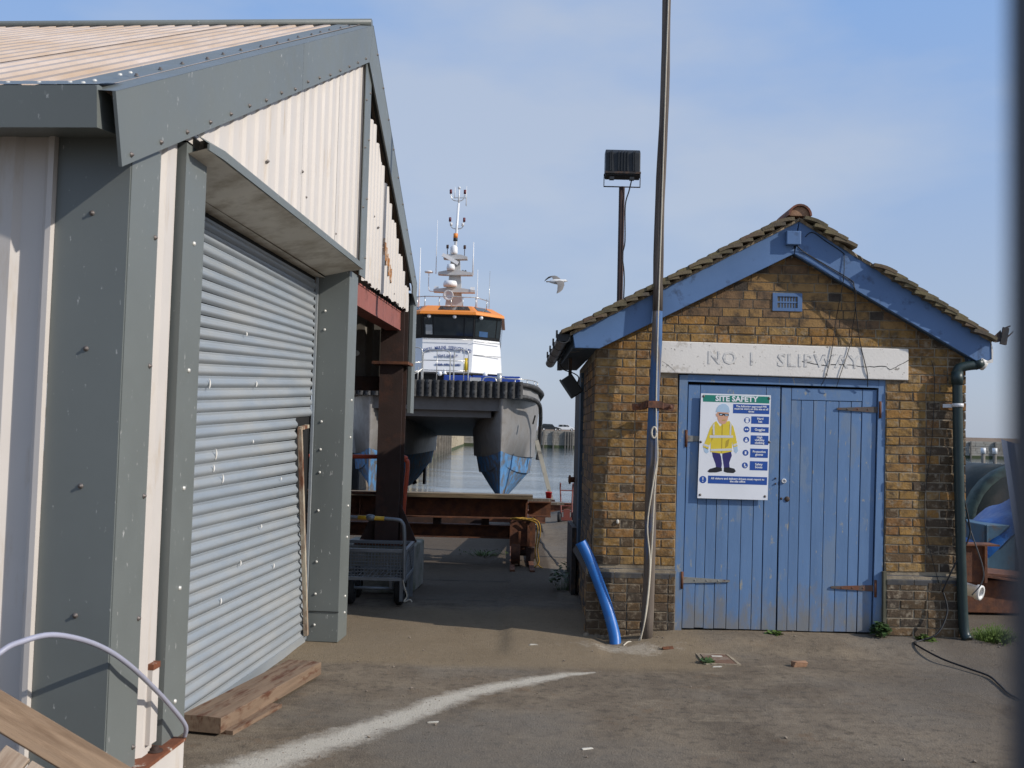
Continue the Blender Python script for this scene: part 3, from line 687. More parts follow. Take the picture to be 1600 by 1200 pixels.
# ------------------------------------------------------------------ brick workshop
WO = (.70, 8.29, 0)
ws = thing('brick_workshop', 'small brown brick workshop with blue double doors and tiled roof', 'workshop', WO)
def wm(): return MB(WO)
YEL = [(.31, .175, .052), (.29, .150, .042), (.32, .195, .070), (.25, .130, .042), (.30, .155, .046), (.26, .155, .06), (.25, .125, .045), (.28, .16, .048), (.29, .165, .05), (.27, .15, .05)]
DRK = [(.085, .058, .036), (.065, .048, .034), (.11, .070, .036), (.14, .085, .040)]
brick_cache = {}
def brick_src(L, k):
    key = (round(L, 3), k)
    if key not in brick_cache:
        r = random.Random(hash(key) & 0xffff); mb = MB()
        h, d = .065, .09
        def j(): return r.uniform(-.0036, .0036)
        c = .004
        front = [(c + j(), 0 + j() * .6, c + j()), (L - c + j(), 0 + j() * .6, c + j()), (L - c + j(), 0 + j() * .6, h - c + j()), (c + j(), j() * .6, h - c + j())]
        rim = [(0 + j(), .005, 0 + j()), (L + j(), .005, 0 + j()), (L + j(), .005, h + j()), (0 + j(), .005, h + j())]
        back = [(0, d, 0), (L, d, 0), (L, d, h), (0, d, h)]
        vs = front + rim + back; fs = [(0, 1, 2, 3)]
        for a in (0, 4):
            for i in range(4): fs.append((a + i, a + (i + 1) % 4, a + 4 + (i + 1) % 4, a + 4 + i))
        mb.add(vs, fs)
        me = bpy.data.meshes.new('brick'); me.from_pydata(mb.v, [], mb.f); me.materials.append(BRICK)
        bm = bmesh.new(); bm.from_mesh(me); bmesh.ops.recalc_face_normals(bm, faces=bm.faces); bm.to_mesh(me); bm.free()
        brick_cache[key] = me
    return brick_cache[key]
def gable_low(x):   # underside of the barge boards on the facade (world x)
    return 2.386 + (x - .717) * .5184 if x < 2.318 else 3.216 - (x - 2.318) * .5677
bricks = []     # (x, y, z, L, colour, depth-yaw)
def fill(x0, x1, z, y, start, mode='front'):
    r = RND; x = x0; k = start
    seq = [.215, .1025]
    while x < x1 - .02:
        L = seq[k % 2]; k += 1
        if x + L > x1 - .03: L = x1 - x
        L = min(L, .215)
        if x1 - x - L < .035: L = x1 - x if x1 - x < .24 else L
        soot = .045 + .75 * sstep(3.2, 3.7, x + L / 2) * (1 if z < 2.0 else .4) + (.95 if z < .50 else 0) + .25 * (1 - sstep(.5, .9, z))
        if x < .95: soot += .07
        if z > 2.46 and gable_low(x + L / 2) - z < .14 and x > 2.0: soot += .12
        soot += .7 * sstep(.22, .08, math.hypot(x + L / 2 - 1.08, (z - .92) * .8)) if z > .6 else .05
        c = r.choice(DRK) if r.random() < soot else r.choice(YEL)
        f = r.uniform(.80, 1.12); c = tuple(q * f for q in c)
        bricks.append((x, y + r.uniform(-.003, .003), z, L, c))
        x += L + .0105
for row in range(48):
    z = .005 + row * .0747 if row < 7 else .005 + (row - 0) * .0747
    if .49 < z < .575: continue
    y = -.035 if z < .49 else 0.0
    lx0 = .655 if z < .49 else .70 + .009 * (z < 1)
    rx1 = 3.80 if z > .49 else 3.79
    st = row % 2
    zt = z + .065
    if zt < 2.20:
        fill(lx0, 1.385, z, y, st); fill(3.135, rx1, z, y, st + 1)
    elif z < 2.46:
        fill(.70, 1.228, z, y, st); fill(3.315, 3.80, z, y, st)
    else:
        def xlim(zz):
            a = .717 + (zz - 2.386) / .5184; c = 2.318 + (3.216 - zz) / .5677
            return a, c
        a, c = xlim(z - .12)
        a, c = max(.70, a), min(3.80, c)
        if c - a < .2: break
        if zt < 2.765 or z > 2.898:
            fill(a, c, z, y, st)
        else:
            fill(a, 2.172, z, y, st); fill(2.420, c, z, y, st)
allb = bricks
prot = {}
nb = 0
rest = []
for (x, y, z, L, c) in allb:
    if nb < 300:
        me = brick_src(L, nb % 5)
        o = bpy.data.objects.new('brick', me); col.objects.link(o); o.parent = ws
        o.location = (x - WO[0], y, z); o.color = (*c, 1); nb += 1
    else: rest.append((x, y, z, L, c))
bm_mats = [brickm('brick_ochre', (.29, .17, .065)), brickm('brick_brown', (.19, .115, .06)), brickm('brick_sooty', (.075, .058, .044))]
mb = wm()
def jbox(x, y, z, L, mi, flip=False):
    mb.m = mi
    if not flip: mb.box(x, x + L, WO[1] + y, WO[1] + y + .09, z, z + .065)
    else: mb.box(.70 + .0175 * y - .001, .70 + .0175 * y + .09, WO[1] + y, WO[1] + y + L, z, z + .065)
for (x, y, z, L, c) in rest: jbox(x, y, z, L, 2 if c[0] < .13 else (0 if c[0] > .24 else 1))
# left side wall bricks (seen edge-on)
for row in range(31):
    z = .005 + row * .0747; v = .0 if row % 2 else .002
    k = row; off = -.04 if z < .49 else 0
    v = .105 if row % 2 else .22
    first = .1025 if row % 2 else .215
    mb.m = RND.choice((0, 1, 1, 2))
    mb.box(.70 + off - .001, .79, WO[1] + .001 + .092, WO[1] + max(first, .1), z, z + .065)
    v = first + .01
    while v < 2.8:
        L = .215 if k % 2 else .1025; k += 1
        if not (1.9 < v + L / 2 < 2.9 and z < 2.1): jbox(.7, v, z, L, RND.choice((0, 1, 1, 2, 2)), True)
        v += L + .0105
mb.build('side_brickwork', bm_mats, ws, kind='stuff')
# mortar core
mb = wm(); y0, y1 = WO[1] + .007, WO[1] + .20
mb.box(.707, 1.39, y0, y1, 0, 2.2); mb.box(3.13, 3.792, y0, y1, 0, 2.2)
mb.prism([(.707, 2.2), (3.792, 2.2), (3.792, 2.45), (2.34, 3.32), (.707, 2.47)], y0, y1, 'y')
mb.box(.66, 1.39, y0 - .035, y0 + .1, 0, .565); mb.box(3.13, 3.785, y0 - .035, y0 + .1, 0, .565)
mb.add([(.707, y1, 0), (.757, y1 + 2.65, 0), (.757, y1 + 2.65, 2.4), (.707, y1, 2.4)], [(0, 1, 2, 3)])
mb.box(3.60, 3.79, y1, y1 + 2.65, 0, 2.4); mb.box(.757, 3.79, y1 + 2.55, y1 + 2.65, 0, 2.4)
mb.prism([(.757, 2.4), (3.79, 2.4), (2.34, 3.32)], y1 + 2.55, y1 + 2.65, 'y')
mb.build('mortar_wall', MORTAR, ws)
# dark bevelled plinth course
PLC = mat('plinth_brick', (.060, .058, .058), .7, var=.2, vs=9, bump=.2, dirt=(.13, .11, .08), amt=.25, ds=8)
def bevel_brick(x, L):
    m = wm(); m.prism([(WO[1] - .035, .497), (WO[1] + .05, .497), (WO[1] + .05, .572), (WO[1] - .002, .572), (WO[1] - .035, .535)], x, x + L, 'x'); return m.build('plinth_brick', PLC, ws)
x = .665
while x < 1.38: bevel_brick(x, min(.218, 1.385 - x)); x += .226
x = 3.137
while x < 3.78: bevel_brick(x, min(.218, 3.785 - x)); x += .226
mb = wm(); mb.prism([(.66, .497), (.70, .572), (.72, .572), (.72, .497)], WO[1] + .05, WO[1] + 1.9, 'y'); mb.build('side_plinth', bm_mats[2], ws)
mb = wm()   # crumbling mortar fillet at the foot of the wall
for k in range(16):
    x = .66 + .045 * k; mb.ell((x, WO[1] - .05, .0), (.04, .035, .03 + .02 * RND.random()), 7, 5)
mb.build('mortar_fillet', MORTAR, ws)
# lintel with faded lettering
mb = wm(); mb.prism([(1.232, 2.203), (3.310, 2.190), (3.310, 2.452), (1.242, 2.469)], WO[1] - .022, WO[1] + .12, 'y'); lint = mb.build('lintel', LINTEL, ws, bevel=.006)
def text(body, size, loc, parent, m, bold=.0, align='CENTER', name='lettering', spacing=1.0, xs=1.0, depth=.0006, rotz=0.0, org=(0, 0, 0), roty=0.0, line=1.0):
    cu = bpy.data.curves.new(name, 'FONT'); cu.body = body; cu.size = size; cu.align_x = align; cu.align_y = 'CENTER'
    cu.extrude = depth; cu.offset = bold; cu.space_character = spacing; cu.space_line = line
    cu.resolution_u = 2
    t = bpy.data.objects.new(name, cu); col.objects.link(t)
    dg = bpy.context.evaluated_depsgraph_get(); dg.update()
    me = bpy.data.meshes.new_from_object(t.evaluated_get(dg))
    bpy.data.objects.remove(t); bpy.data.curves.remove(cu)
    me.materials.clear(); me.materials.append(m)
    o = bpy.data.objects.new(name, me); col.objects.link(o); o.parent = parent
    o.matrix_local = Matrix.Translation(Vector(loc) - Vector(org)) @ Matrix.Rotation(rotz, 4, 'Z') @ Matrix.Rotation(rad(90), 4, 'X') @ Matrix.Rotation(roty, 4, 'Z') @ Matrix.Diagonal((xs, 1, 1, 1))
    return o
for w, xc, xs in (('NO', 1.752, 1.0), ('1', 2.0, 1.0), ('SLIPWAY', 2.56, 1.06)):
    text(w, .150, (xc, WO[1] - .0245, 2.332 - .008 * (xc - 2.2)), ws, FADED, .003, 'CENTER', 'lettering', 1.12, xs, .0006, org=WO)
def crack(pts, y, w, parent, seed):
    r = random.Random(seed); m = wm(); path = smoothpath([(a, y, c) for a, c in pts], 5); A, B = [], []
    for p in path:
        ww = w * r.uniform(.4, 1); j = r.uniform(-w, w); A.append(p + Vector((0, 0, ww + j))); B.append(p + Vector((0, 0, -ww + j)))
    m.grid([A, B], False); return m.build('crack', DARK, parent)
crack([(2.42, 2.325), (2.6, 2.30), (2.75, 2.31), (2.95, 2.295), (3.11, 2.30), (3.16, 2.275), (3.24, 2.32), (3.31, 2.36)], WO[1] - .0235, .0035, ws, 2)
crack([(3.15, 2.275), (3.145, 2.25), (3.15, 2.195)], WO[1] - .0235, .002, ws, 3)
crack([(1.25, 2.30), (1.33, 2.245), (1.36, 2.21)], WO[1] - .0235, .002, ws, 4)
# air brick vent
mb = wm(); y = WO[1] - .008
mb.box(2.172, 2.42, y, y + .05, 2.748, 2.775); mb.box(2.172, 2.42, y, y + .05, 2.872, 2.90); mb.box(2.172, 2.212, y, y + .05, 2.775, 2.872); mb.box(2.382, 2.42, y, y + .05, 2.775, 2.872)
mb.box(2.212, 2.382, y + .005, y + .05, 2.817, 2.83)
for k in range(6): mb.box(2.236 + k * .024, 2.247 + k * .024, y + .008, y + .05, 2.775, 2.872)
mb.build('air_vent', BLUEB, ws)
mb = wm(); mb.box(2.212, 2.382, y + .04, y + .06, 2.775, 2.872); mb.build('vent_void', DARK, ws)
# door frame
yf = WO[1] + .012
mb = wm(); mb.prism([(1.388, .06), (1.452, .06), (1.474, 2.135), (1.474, 2.19), (1.404, 2.19)], yf, yf + .09, 'y'); mb.build('door_post', BLUE, ws)
mb = wm(); mb.prism([(3.036, .06), (3.112, .06), (3.133, 2.19), (3.078, 2.19), (3.074, 2.12)], yf, yf + .09, 'y'); mb.build('door_post', BLUE, ws)
mb = wm(); mb.prism([(1.4745, 2.137), (3.0735, 2.122), (3.0735, 2.186), (1.4745, 2.195)], yf, yf + .09, 'y'); mb.build('door_head', BLUE, ws)
mb = wm(); mb.box(1.40, 3.12, yf + .08, yf + .12, .03, 2.19); mb.build('door_backing', DARK, ws)
mb = wm(); mb.box(1.39, 3.13, WO[1] - .02, WO[1] + .12, -.05, .065); mb.build('threshold', CONC, ws)
mb = wm(); mb.box(3.108, 3.135, WO[1] - .03, WO[1] + .02, .08, .60); mb.build('corner_guard', mat('mossy_board', (.10, .095, .065), .9, var=.3, vs=8), ws)
# leaves: each a Z of vertical planks under a top rail
def leaf(nm, bl, br, tl, tr, zb0, zt0, widths, rail, stile_l, stile_r):
    d = bpy.data.objects.new(nm, None); col.objects.link(d); d.parent = ws
    y = yf + .022
    X = lambda s, z: (bl + (tl - bl) * (z - zb0) / (zt0 - zb0)) * (1 - s) + (br + (tr - br) * (z - zb0) / (zt0 - zb0)) * s
    tot = sum(widths); a = 0
    for i, w in enumerate(widths):
        s0, s1 = a / tot, (a + w) / tot; a += w
        g = .0022 / (br - bl)
        zt_ = zt0 - rail - .003 if not ((stile_l and i == 0) or (stile_r and i == len(widths) - 1)) else zt0
        dy = RND.uniform(-.0015, .0015) - (.004 if zt_ == zt0 else 0)
        m = wm(); zb_ = zb0 + RND.uniform(0, .006)
        A, B, Cc, D = (X(s0 + g, zb_), zb_), (X(s1 - g, zb_), zb_), (X(s1 - g, zt_), zt_), (X(s0 + g, zt_), zt_)
        m.prism([A, B, Cc, D], y + dy, y + .02, 'y')
        ch = .0022
        o = m.build('plank', BLUE, d, bevel=.0025)
    m = wm(); sl = widths[0] / tot if stile_l else 0; sr = 1 - widths[-1] / tot if stile_r else 1
    zr = zt0 - rail
    m.prism([(X(sl, zr) + .002, zr), (X(sr, zr) - .002, zr), (X(sr, zt0) - .002, zt0), (X(sl, zt0) + .002, zt0)], y - .005, y + .02, 'y'); m.build('top_rail', BLUE, d, bevel=.0025)
    return d
lf = leaf('door', 1.458, 2.238, 1.482, 2.257, .088, 2.112, [.10, .075, .085, .10, .105, .10, .085, .12], .135, True, True)
rf = leaf('door', 2.246, 3.03, 2.264, 3.068, .085, 2.106, [.085, .085, .105, .105, .11, .105, .09, .125], .10, True, True)
for d_, pl in ((lf, False),):
    pass
yh = yf + .012
def hinge(d, x, z, xe, left, rusty, knuckle=True):
    m = wm(); s = 1 if left else -1
    m.prism([(x, z - .026), (xe, z - .008), (xe, z + .008), (x, z + .026)], yh - .002, yh + .006, 'y')
    for q in (.25, .5, .75):
        m.lathe([(.001, .004), (.006, .003), (.007, 0)], (x + (xe - x) * q, yh - .002, z), 6, (0, -1, 0))
    m.build('hinge', HINGER if rusty else HINGE, d)
    if knuckle:
        m = wm(); m.cyl((x - s * .012, yh - .008, z - .07), (x - s * .012, yh - .008, z + .07), .013, 8); m.box(min(x - s * .012, x - s * .06), max(x - s * .012, x - s * .06), yh - .008, yh + .003, z - .065, z + .065)
        m.build('hinge_knuckle', RUST, d)
hinge(lf, 1.478, 1.66, 1.86, True, False); hinge(lf, 1.462, .485, 1.85, True, False)
hinge(rf, 3.075, 1.94, 2.73, False, True); hinge(rf, 3.045, .455, 2.69, False, True)
mb = wm(); mb.lathe([(.02, 0), (.02, .012), (.012, .014), (.012, .004), (.001, .004)], (2.29, yf + .018, 1.325), 14, (0, -1, 0)); mb.build('lock', PSIL, rf)
mb = wm(); mb.lathe([(.024, 0), (.02, .008), (.001, .008)], (2.32, yf + .018, 1.175), 12, (0, -1, 0)); mb.lathe([(.011, 0), (.009, .007), (.001, .007)], (2.272, yf + .018, 1.178), 10, (0, -1, 0)); mb.build('keyhole_plate', BLACKI, rf)
for z in (1.30, 1.345):
    mb = wm(); mb.lathe([(.008, 0), (.006, .008), (.001, .008)], (2.222, yf + .016, z), 8, (0, -1, 0)); mb.build('bolt', BLACKI, lf)
# barge boards
yb = WO[1] - .10
mb = wm(); mb.prism([(.489, 2.524), (.513, 2.386), (.717, 2.386), (2.322, 3.218), (2.322, 3.30), (2.362, 3.50)], yb, yb + .035, 'y'); mb.build('barge_board', BLUEB, ws, bevel=.004)
mb = wm(); mb.prism([(2.326, 3.216), (2.9, 2.89), (3.868, 2.345), (3.966, 2.378), (3.955, 2.535), (3.93, 2.557), (2.366, 3.502)], yb, yb + .035, 'y'); mb.build('barge_board', BLUEB, ws, bevel=.004)
mb = wm(); mb.prism([(3.87, 2.325), (3.975, 2.35), (3.978, 2.44), (3.962, 2.52), (3.966, 2.378), (3.88, 2.34)], yb - .006, yb + .03, 'y'); mb.build('flaking_end', WHITEP, ws)
mb = wm()
mb.add([(.73, yb + .035, 2.40), (2.325, yb + .035, 3.225), (2.325, WO[1] + .01, 3.225), (.73, WO[1] + .01, 2.40)], [(0, 1, 2, 3)])
mb.add([(2.325, yb + .035, 3.225), (3.86, yb + .035, 2.352), (3.86, WO[1] + .01, 2.352), (2.325, WO[1] + .01, 3.225)], [(0, 1, 2, 3)])
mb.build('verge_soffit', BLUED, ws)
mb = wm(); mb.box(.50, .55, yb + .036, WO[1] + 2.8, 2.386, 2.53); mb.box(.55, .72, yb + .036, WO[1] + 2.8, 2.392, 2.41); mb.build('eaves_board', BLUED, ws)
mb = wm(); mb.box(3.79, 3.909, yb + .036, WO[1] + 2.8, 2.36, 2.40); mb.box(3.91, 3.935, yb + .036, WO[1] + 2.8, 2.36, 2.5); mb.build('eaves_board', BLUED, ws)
# junction box and wires
mb = wm(); mb.box(2.245, 2.365, yb - .05, yb - .001, 3.285, 3.40); mb.build('junction_box', BLUEB, ws, bevel=.006)
def wire(pts, r, m=CABLE, parent=ws, n=5, nm='cable', k=6):
    mb_ = MB(WO if parent is ws else (0, 0, 0)); mb_.tube(smoothpath(pts, k), r * .72, n); return mb_.build(nm, m, parent)
yw = yb - .006
wire([(2.33, yw - .03, 3.285), (2.40, yw, 3.235), (2.60, yw, 3.12), (2.79, yw, 3.01), (2.82, yw, 2.96), (2.84, yw + .02, 2.80), (2.90, WO[1] - .03, 2.50), (2.96, WO[1] - .03, 2.25), (2.975, WO[1] - .005, 2.13)], .0055)
wire([(2.33, yw - .02, 3.285), (2.45, yw - .008, 3.195), (2.65, yw - .008, 3.075), (2.83, yw - .004, 2.93), (2.83, WO[1] - .04, 2.6), (2.81, WO[1] - .03, 2.45), (2.73, WO[1] - .03, 2.2), (2.715, WO[1] - .005, 2.12)], .004)
wire([(2.41, yw, 3.36), (2.47, yw, 3.40), (2.58, yw, 3.33), (2.72, yw, 3.24), (2.735, yw, 3.2), (2.73, yw, 3.0), (2.70, WO[1] - .03, 2.7), (2.66, WO[1] - .03, 2.40), (2.62, WO[1] - .03, 2.22), (2.585, WO[1] - .004, 2.13)], .0045)
wire([(2.33, yw - .01, 3.29), (2.29, yw + .02, 3.225), (2.305, yw + .01, 3.19), (2.29, yw + .01, 3.17)], .004)
wire([(2.30, WO[1] - .03, 3.225), (2.1, WO[1] - .03, 3.13), (1.9, WO[1] - .03, 3.005)], .006)
wire([(3.50, WO[1] - .02, 2.36), (3.53, WO[1] - .015, 2.2), (3.51, WO[1] - .015, 1.7), (3.45, WO[1] - .015, 1.2), (3.47, WO[1] - .015, .9), (3.56, WO[1] - .04, .52)], .004)
wire([(3.70, WO[1] - .05, 1.95), (3.74, WO[1] - .03, 1.4), (3.80, WO[1] - .05, 1.05), (3.80, WO[1] - .06, .9), (3.66, WO[1] - .08, .65), (3.58, WO[1] - .06, .45)], .010)
wire([(3.72, WO[1] - .03, 1.9), (3.75, WO[1] - .02, 1.2), (3.82, WO[1] - .05, .95), (3.93, WO[1] - .03, .65), (3.93, WO[1], .52), (3.86, WO[1] + .02, .42)], .008, CABLEG)
# roof tiles: courses up each slope
tile_meshes = []
def tile_mb(L=.20, w=.16, t=.028):
    m = MB(); n = 4; rows_t, rows_b = [], []
    for i in range(n + 1):
        s = i / n; cz = .012 * math.sin(math.pi * s)
        rows_t.append([(L * s, 0, t + cz), (L * s, w, t + cz)]); rows_b.append([(L * s, 0, cz), (L * s, w, cz)])
    m.grid(rows_t, False); m.grid(rows_b, False)
    for k in range(2):
        m.grid([[r[k] for r in rows_t], [r[k] for r in rows_b]], False)
    m.grid([rows_t[0], rows_b[0]], False); m.grid([rows_t[-1], rows_b[-1]], False)
    return m
tsrc = None
stuff_rows = []
GAUGE = .098
for side in (-1, 1):
    if side < 0: base, ang = Vector((.40, 0, 2.475)), math.atan2(3.535 - 2.475, 2.35 - .40)
    else: base, ang = Vector((3.98, 0, 2.50)), math.atan2(3.535 - 2.50, 3.98 - 2.37)
    nrow = int((2.35 - .40 if side < 0 else 3.98 - 2.37) / math.cos(ang) / GAUGE) - 1
    for r in range(nrow):
        for c in range(18):
            if side > 0 and c < 2 and (11 <= r <= 13): continue
            lift = -.05 + (0.0)
            d = r * GAUGE
            x = base.x - side * 0 + (-side) * 0
            px = base.x + (d * math.cos(ang)) * (1 if side < 0 else -1)
            pz = base.z + d * math.sin(ang)
            py = yb - .075 + c * .163 + (.08 if r % 2 and c else 0) - WO[1]
            tilt = ang - rad(14.0) + rad(RND.uniform(-1.5, 2.2) if c < 2 else 0)
            col3 = RND.choice(((.125, .095, .065), (.10, .08, .06), (.145, .11, .07), (.13, .085, .06), (.09, .075, .05)))
            if c < 3:
                if tsrc is None: tsrc = tile_mb().build('roof_tile', TILE, ws); o = tsrc
                else: o = inst(tsrc, 'roof_tile', ws)
                o.location = (px - WO[0] + RND.uniform(-.008, .008), py + RND.uniform(-.006, .006), pz + .020 + RND.uniform(0, .006))
                o.rotation_euler = (0, -tilt, 0) if side < 0 else (0, -(math.pi - tilt), 0)
                o.scale = (1, 1, 1 if side < 0 else -1)
                o.color = (*col3, 1)
            else:
                stuff_rows.append((px - WO[0], py, pz + .012, tilt, side))
mb = MB(); tm = tile_mb()
for (x, y, z, t, s) in stuff_rows:
    R_ = Matrix.Rotation(-t if s < 0 else -(math.pi - t), 3, 'Y'); off = Vector((x, y, z))
    mb.add([off + R_ @ Vector((p[0], p[1], p[2] * (1 if s < 0 else -1))) for p in tm.v], tm.f)
o = mb.build('rear_tiles', TILE, ws, kind='stuff'); o.color = (.12, .09, .06, 1)
mb = wm()
mb.add([(.47, yb + .03, 2.50), (2.36, yb + .03, 3.505), (2.36, WO[1] + 2.85, 3.505), (.47, WO[1] + 2.85, 2.50)], [(0, 1, 2, 3)])
mb.add([(2.36, yb + .03, 3.505), (3.95, yb + .03, 2.53), (3.95, WO[1] + 2.85, 2.53), (2.36, WO[1] + 2.85, 3.505)], [(0, 1, 2, 3)])
mb.build('roof_deck', DARK, ws)
mb = wm()    # bedding mortar below the verge tiles
r_ = random.Random(9)
for (xa, za, xb, zb_) in ((.47, 2.505, 2.36, 3.51), (3.96, 2.535, 2.36, 3.51)):
    rows = []
    for i in range(61):
        s = i / 60; x, z = xa + (xb - xa) * s, za + (zb_ - za) * s - .012
        bump = .03 if (xa > 3 and .36 < s < .50) else 0
        rows.append([(x, yb - .012 + r_.uniform(-.01, .01), z - .01), (x, yb - .018 + r_.uniform(-.012, .01), z + .018 + bump * r_.random()), (x, yb + .03, z + .026 + bump * (.5 + r_.random())), (x, yb + .12, z + .02 + bump)])
    mb.grid(rows, False)
mb.build('verge_mortar', mat('verge_mortar', (.27, .21, .14), .95, var=.3, vs=9, bump=.5, dirt=(.09, .075, .05), amt=.4, ds=12), ws, kind='stuff')
for k in range(7):
    mb = wm(); y0_ = yb - .03 + k * .42 - (.02 if k else 0); rr = .098 if k % 2 == 0 else .092
    arc = lambda r: [(2.362 + r * math.cos(a), 3.535 + r * math.sin(a)) for a in [math.pi * i / 10 for i in range(11)]]
    poly = arc(rr) + arc(rr - .016)[::-1]
    mb.prism(poly, y0_, y0_ + .43, 'y'); mb.build('ridge_tile', TERRA, ws)
mb = wm(); mb.prism([(2.362 + .078 * math.cos(math.pi * i / 8), 3.535 + .078 * math.sin(math.pi * i / 8)) for i in range(9)], yb - .01, yb + .05, 'y'); mb.build('ridge_fill', CHIP, ws)
# left gutter in four lengths with brackets
for k in range(4):
    y0_ = yb + .0 + k * .71
    mb = wm(); pr = [(.42 + .052 * math.cos(a), 2.475 - .01 * k * .4 + .052 * math.sin(a)) for a in [math.pi + math.pi * i / 8 for i in range(9)]]
    pi_ = [(.42 + .047 * math.cos(a), 2.475 - .01 * k * .4 + .047 * math.sin(a)) for a in [math.pi + math.pi * i / 8 for i in range(9)]]
    mb.prism(pr + pi_[::-1], y0_, y0_ + .70, 'y'); mb.build('gutter_length', GUT, ws)
    mb = wm(); mb.box(.36, .48, y0_ + .02, y0_ + .05, 2.44, 2.50); mb.box(.355, .37, y0_ + .01, y0_ + .06, 2.47, 2.53); mb.build('gutter_bracket', BLACK, ws)
mb = wm()    # broken piece of gutter sticking up at the right
mb.grid([[(3.99 + .10 * t + .055 * math.cos(a), yb - .02 + .01 * t, 2.52 + .06 * t * t + .055 * math.sin(a) + .05) for a in [math.pi * 1.05 + math.pi * .9 * i / 8 for i in range(9)]] for t in (0, .5, 1)])
mb.bar((4.05, yb - .02, 2.50), (4.075, yb - .02, 2.64), .02, .05); mb.bar((4.075, yb - .02, 2.64), (4.11, yb - .02, 2.655), .012, .012); mb.build('broken_gutter', BLACKI, ws)
# downpipe
mb = wm(); mb.tube(smoothpath([(3.86, WO[1] - .07, 2.33), (3.76, WO[1] - .07, 2.315), (3.70, WO[1] - .07, 2.285), (3.695, WO[1] - .07, 2.18), (3.705, WO[1] - .07, 1.6), (3.73, WO[1] - .07, .7), (3.75, WO[1] - .075, .18), (3.765, WO[1] - .12, .075)], 5), .040, 14); dp = mb.build('downpipe', DPIPE, ws)
mb = wm(); mb.cyl((3.694, WO[1] - .07, 2.27), (3.694, WO[1] - .07, 2.16), .047, 14); mb.build('pipe_collar', DPIPE, ws)
mb = wm(); mb.cyl((3.84, WO[1] - .07, 2.33), (3.90, WO[1] - .07, 2.35), .045, 12); mb.build('pipe_collar', DPIPE, ws)
mb = wm(); mb.lathe([(.043, -.015), (.046, -.015), (.046, .015), (.043, .015)], (3.70, WO[1] - .07, 1.99), 14); mb.bar((3.60, WO[1] - .015, 1.985), (3.67, WO[1] - .05, 1.985), .012, .03); mb.build('pipe_clip', PSIL, ws)
mb = wm(); mb.cyl((3.87, WO[1] - .06, 2.36), (3.93, WO[1] - .06, 2.33), .05, 10); mb.build('flaky_outlet', WHITEP, ws)
# side entrance in the left wall
mb = wm(); mb.box(.70, .75, WO[1] + 1.75, WO[1] + 1.98, .45, 2.3); mb.build('side_frame', BLUED, ws)
mb = wm(); mb.box(.715, .75, WO[1] + 2.0, WO[1] + 2.85, .05, 2.2); mb.build('side_door', BLACKI, ws)
mb = wm(); mb.box(.655, .70, WO[1] + 1.95, WO[1] + 2.8, .02, .72); mb.build('side_buttress', BLACKI, ws)
mb = wm(); mb.cyl((.70, WO[1] + 2.4, 1.19), (.63, WO[1] + 2.4, 1.19), .03, 8); mb.lathe([(.05, 0), (.05, .02), (.001, .02)], (.655, WO[1] + 2.4, 1.19), 6, (-1, 0, 0)); mb.build('wall_bolt', RUST, ws)
mb = wm(); mb.ell((.905, WO[1] - .01, .955), (.014, .012, .02), 7, 5); mb.build('wall_plug', LITTER, ws)

# ------------------------------------------------------------------ safety sign on the left leaf
SG = (1.566, WO[1] + .012, 1.166)
sg = thing('safety_sign', 'white site safety sign with green heading screwed to the left blue door', 'sign', SG)
SW, SH = .585, .874
ysg = -.006
sk_x = .018 / SH     # the door leans a little
def sx_(u, v): return u + sk_x * v
def quad(m, u0, v0, u1, v1, d): m.prism([(sx_(u0, v0), v0 - .004 * u0), (sx_(u1, v0), v0 - .004 * u1), (sx_(u1, v1), v1 - .004 * u1), (sx_(u0, v1), v1 - .004 * u0)], ysg - d, ysg, 'y')
mb = MB(); quad(mb, 0, 0, SW, SH, .004); mb.build('sign_board', SIGNW, sg)
mb = MB(); quad(mb, .018, .805, SW - .012, .862, .0048); mb.build('heading_panel', SIGNG, sg)
def stext(t, size, u, v, m=SIGNW, bold=.0, line=1.0, xs=1.0, al='CENTER'): text(t, size, (sx_(u, v), ysg - .0062, v - .004 * u), sg, m, bold, al, 'lettering', 1.0, xs, .0004, line=line)
stext('SITE SAFETY', .062, .298, .833, bold=.0022, xs=1.06)
pan = [(.272, .715, .575, .792, 'The following approved PPE\nmust be worn on this site at all\ntimes', .0225),
       (.427, .632, .575, .694, 'Hard\nhat', .026), (.427, .560, .575, .606, 'Goggles', .027), (.427, .458, .575, .535, 'High\nvisibility\nclothing', .025),
       (.427, .350, .575, .425, 'Protective\ngloves', .026), (.427, .245, .575, .320, 'Safety\nboots', .026), (.083, .125, .575, .190, 'All visitors and delivery drivers must report to\nthe site office', .0235)]
for u0, v0, u1, v1, t, s in pan:
    mb = MB(); quad(mb, u0, v0, u1, v1, .0048); mb.build('text_panel', SIGNB, sg)
    n = t.count('\n')
    stext(t, s, (u0 + u1) / 2, (v0 + v1) / 2 - .0, bold=.0007, line=.92)
def disc(m, u, v, r, d, n=18, sxr=1): m.prism([(sx_(u, v) + sxr * r * math.cos(2 * math.pi * k / n), v - .004 * u + r * math.sin(2 * math.pi * k / n)) for k in range(n)], ysg - d, ysg, 'y')
for (u, v) in ((.392, .660), (.390, .583), (.390, .497), (.388, .388), (.386, .283), (.040, .155)):
    mb = MB(); disc(mb, u, v, .025 if u > .1 else .030, .0048); mb.build('symbol_disc', SIGNB, sg)
mb = MB()
disc(mb, .392, .652, .014, .0056); mb.prism([(sx_(.375, .66) + .0, .664), (sx_(.409, .66), .664), (sx_(.405, .66), .673), (sx_(.392, .66), .680), (sx_(.379, .66), .673)], ysg - .006, ysg, 'y')
for du in (-.008, .008): disc(mb, .390 + du, .583, .0065, .0056)
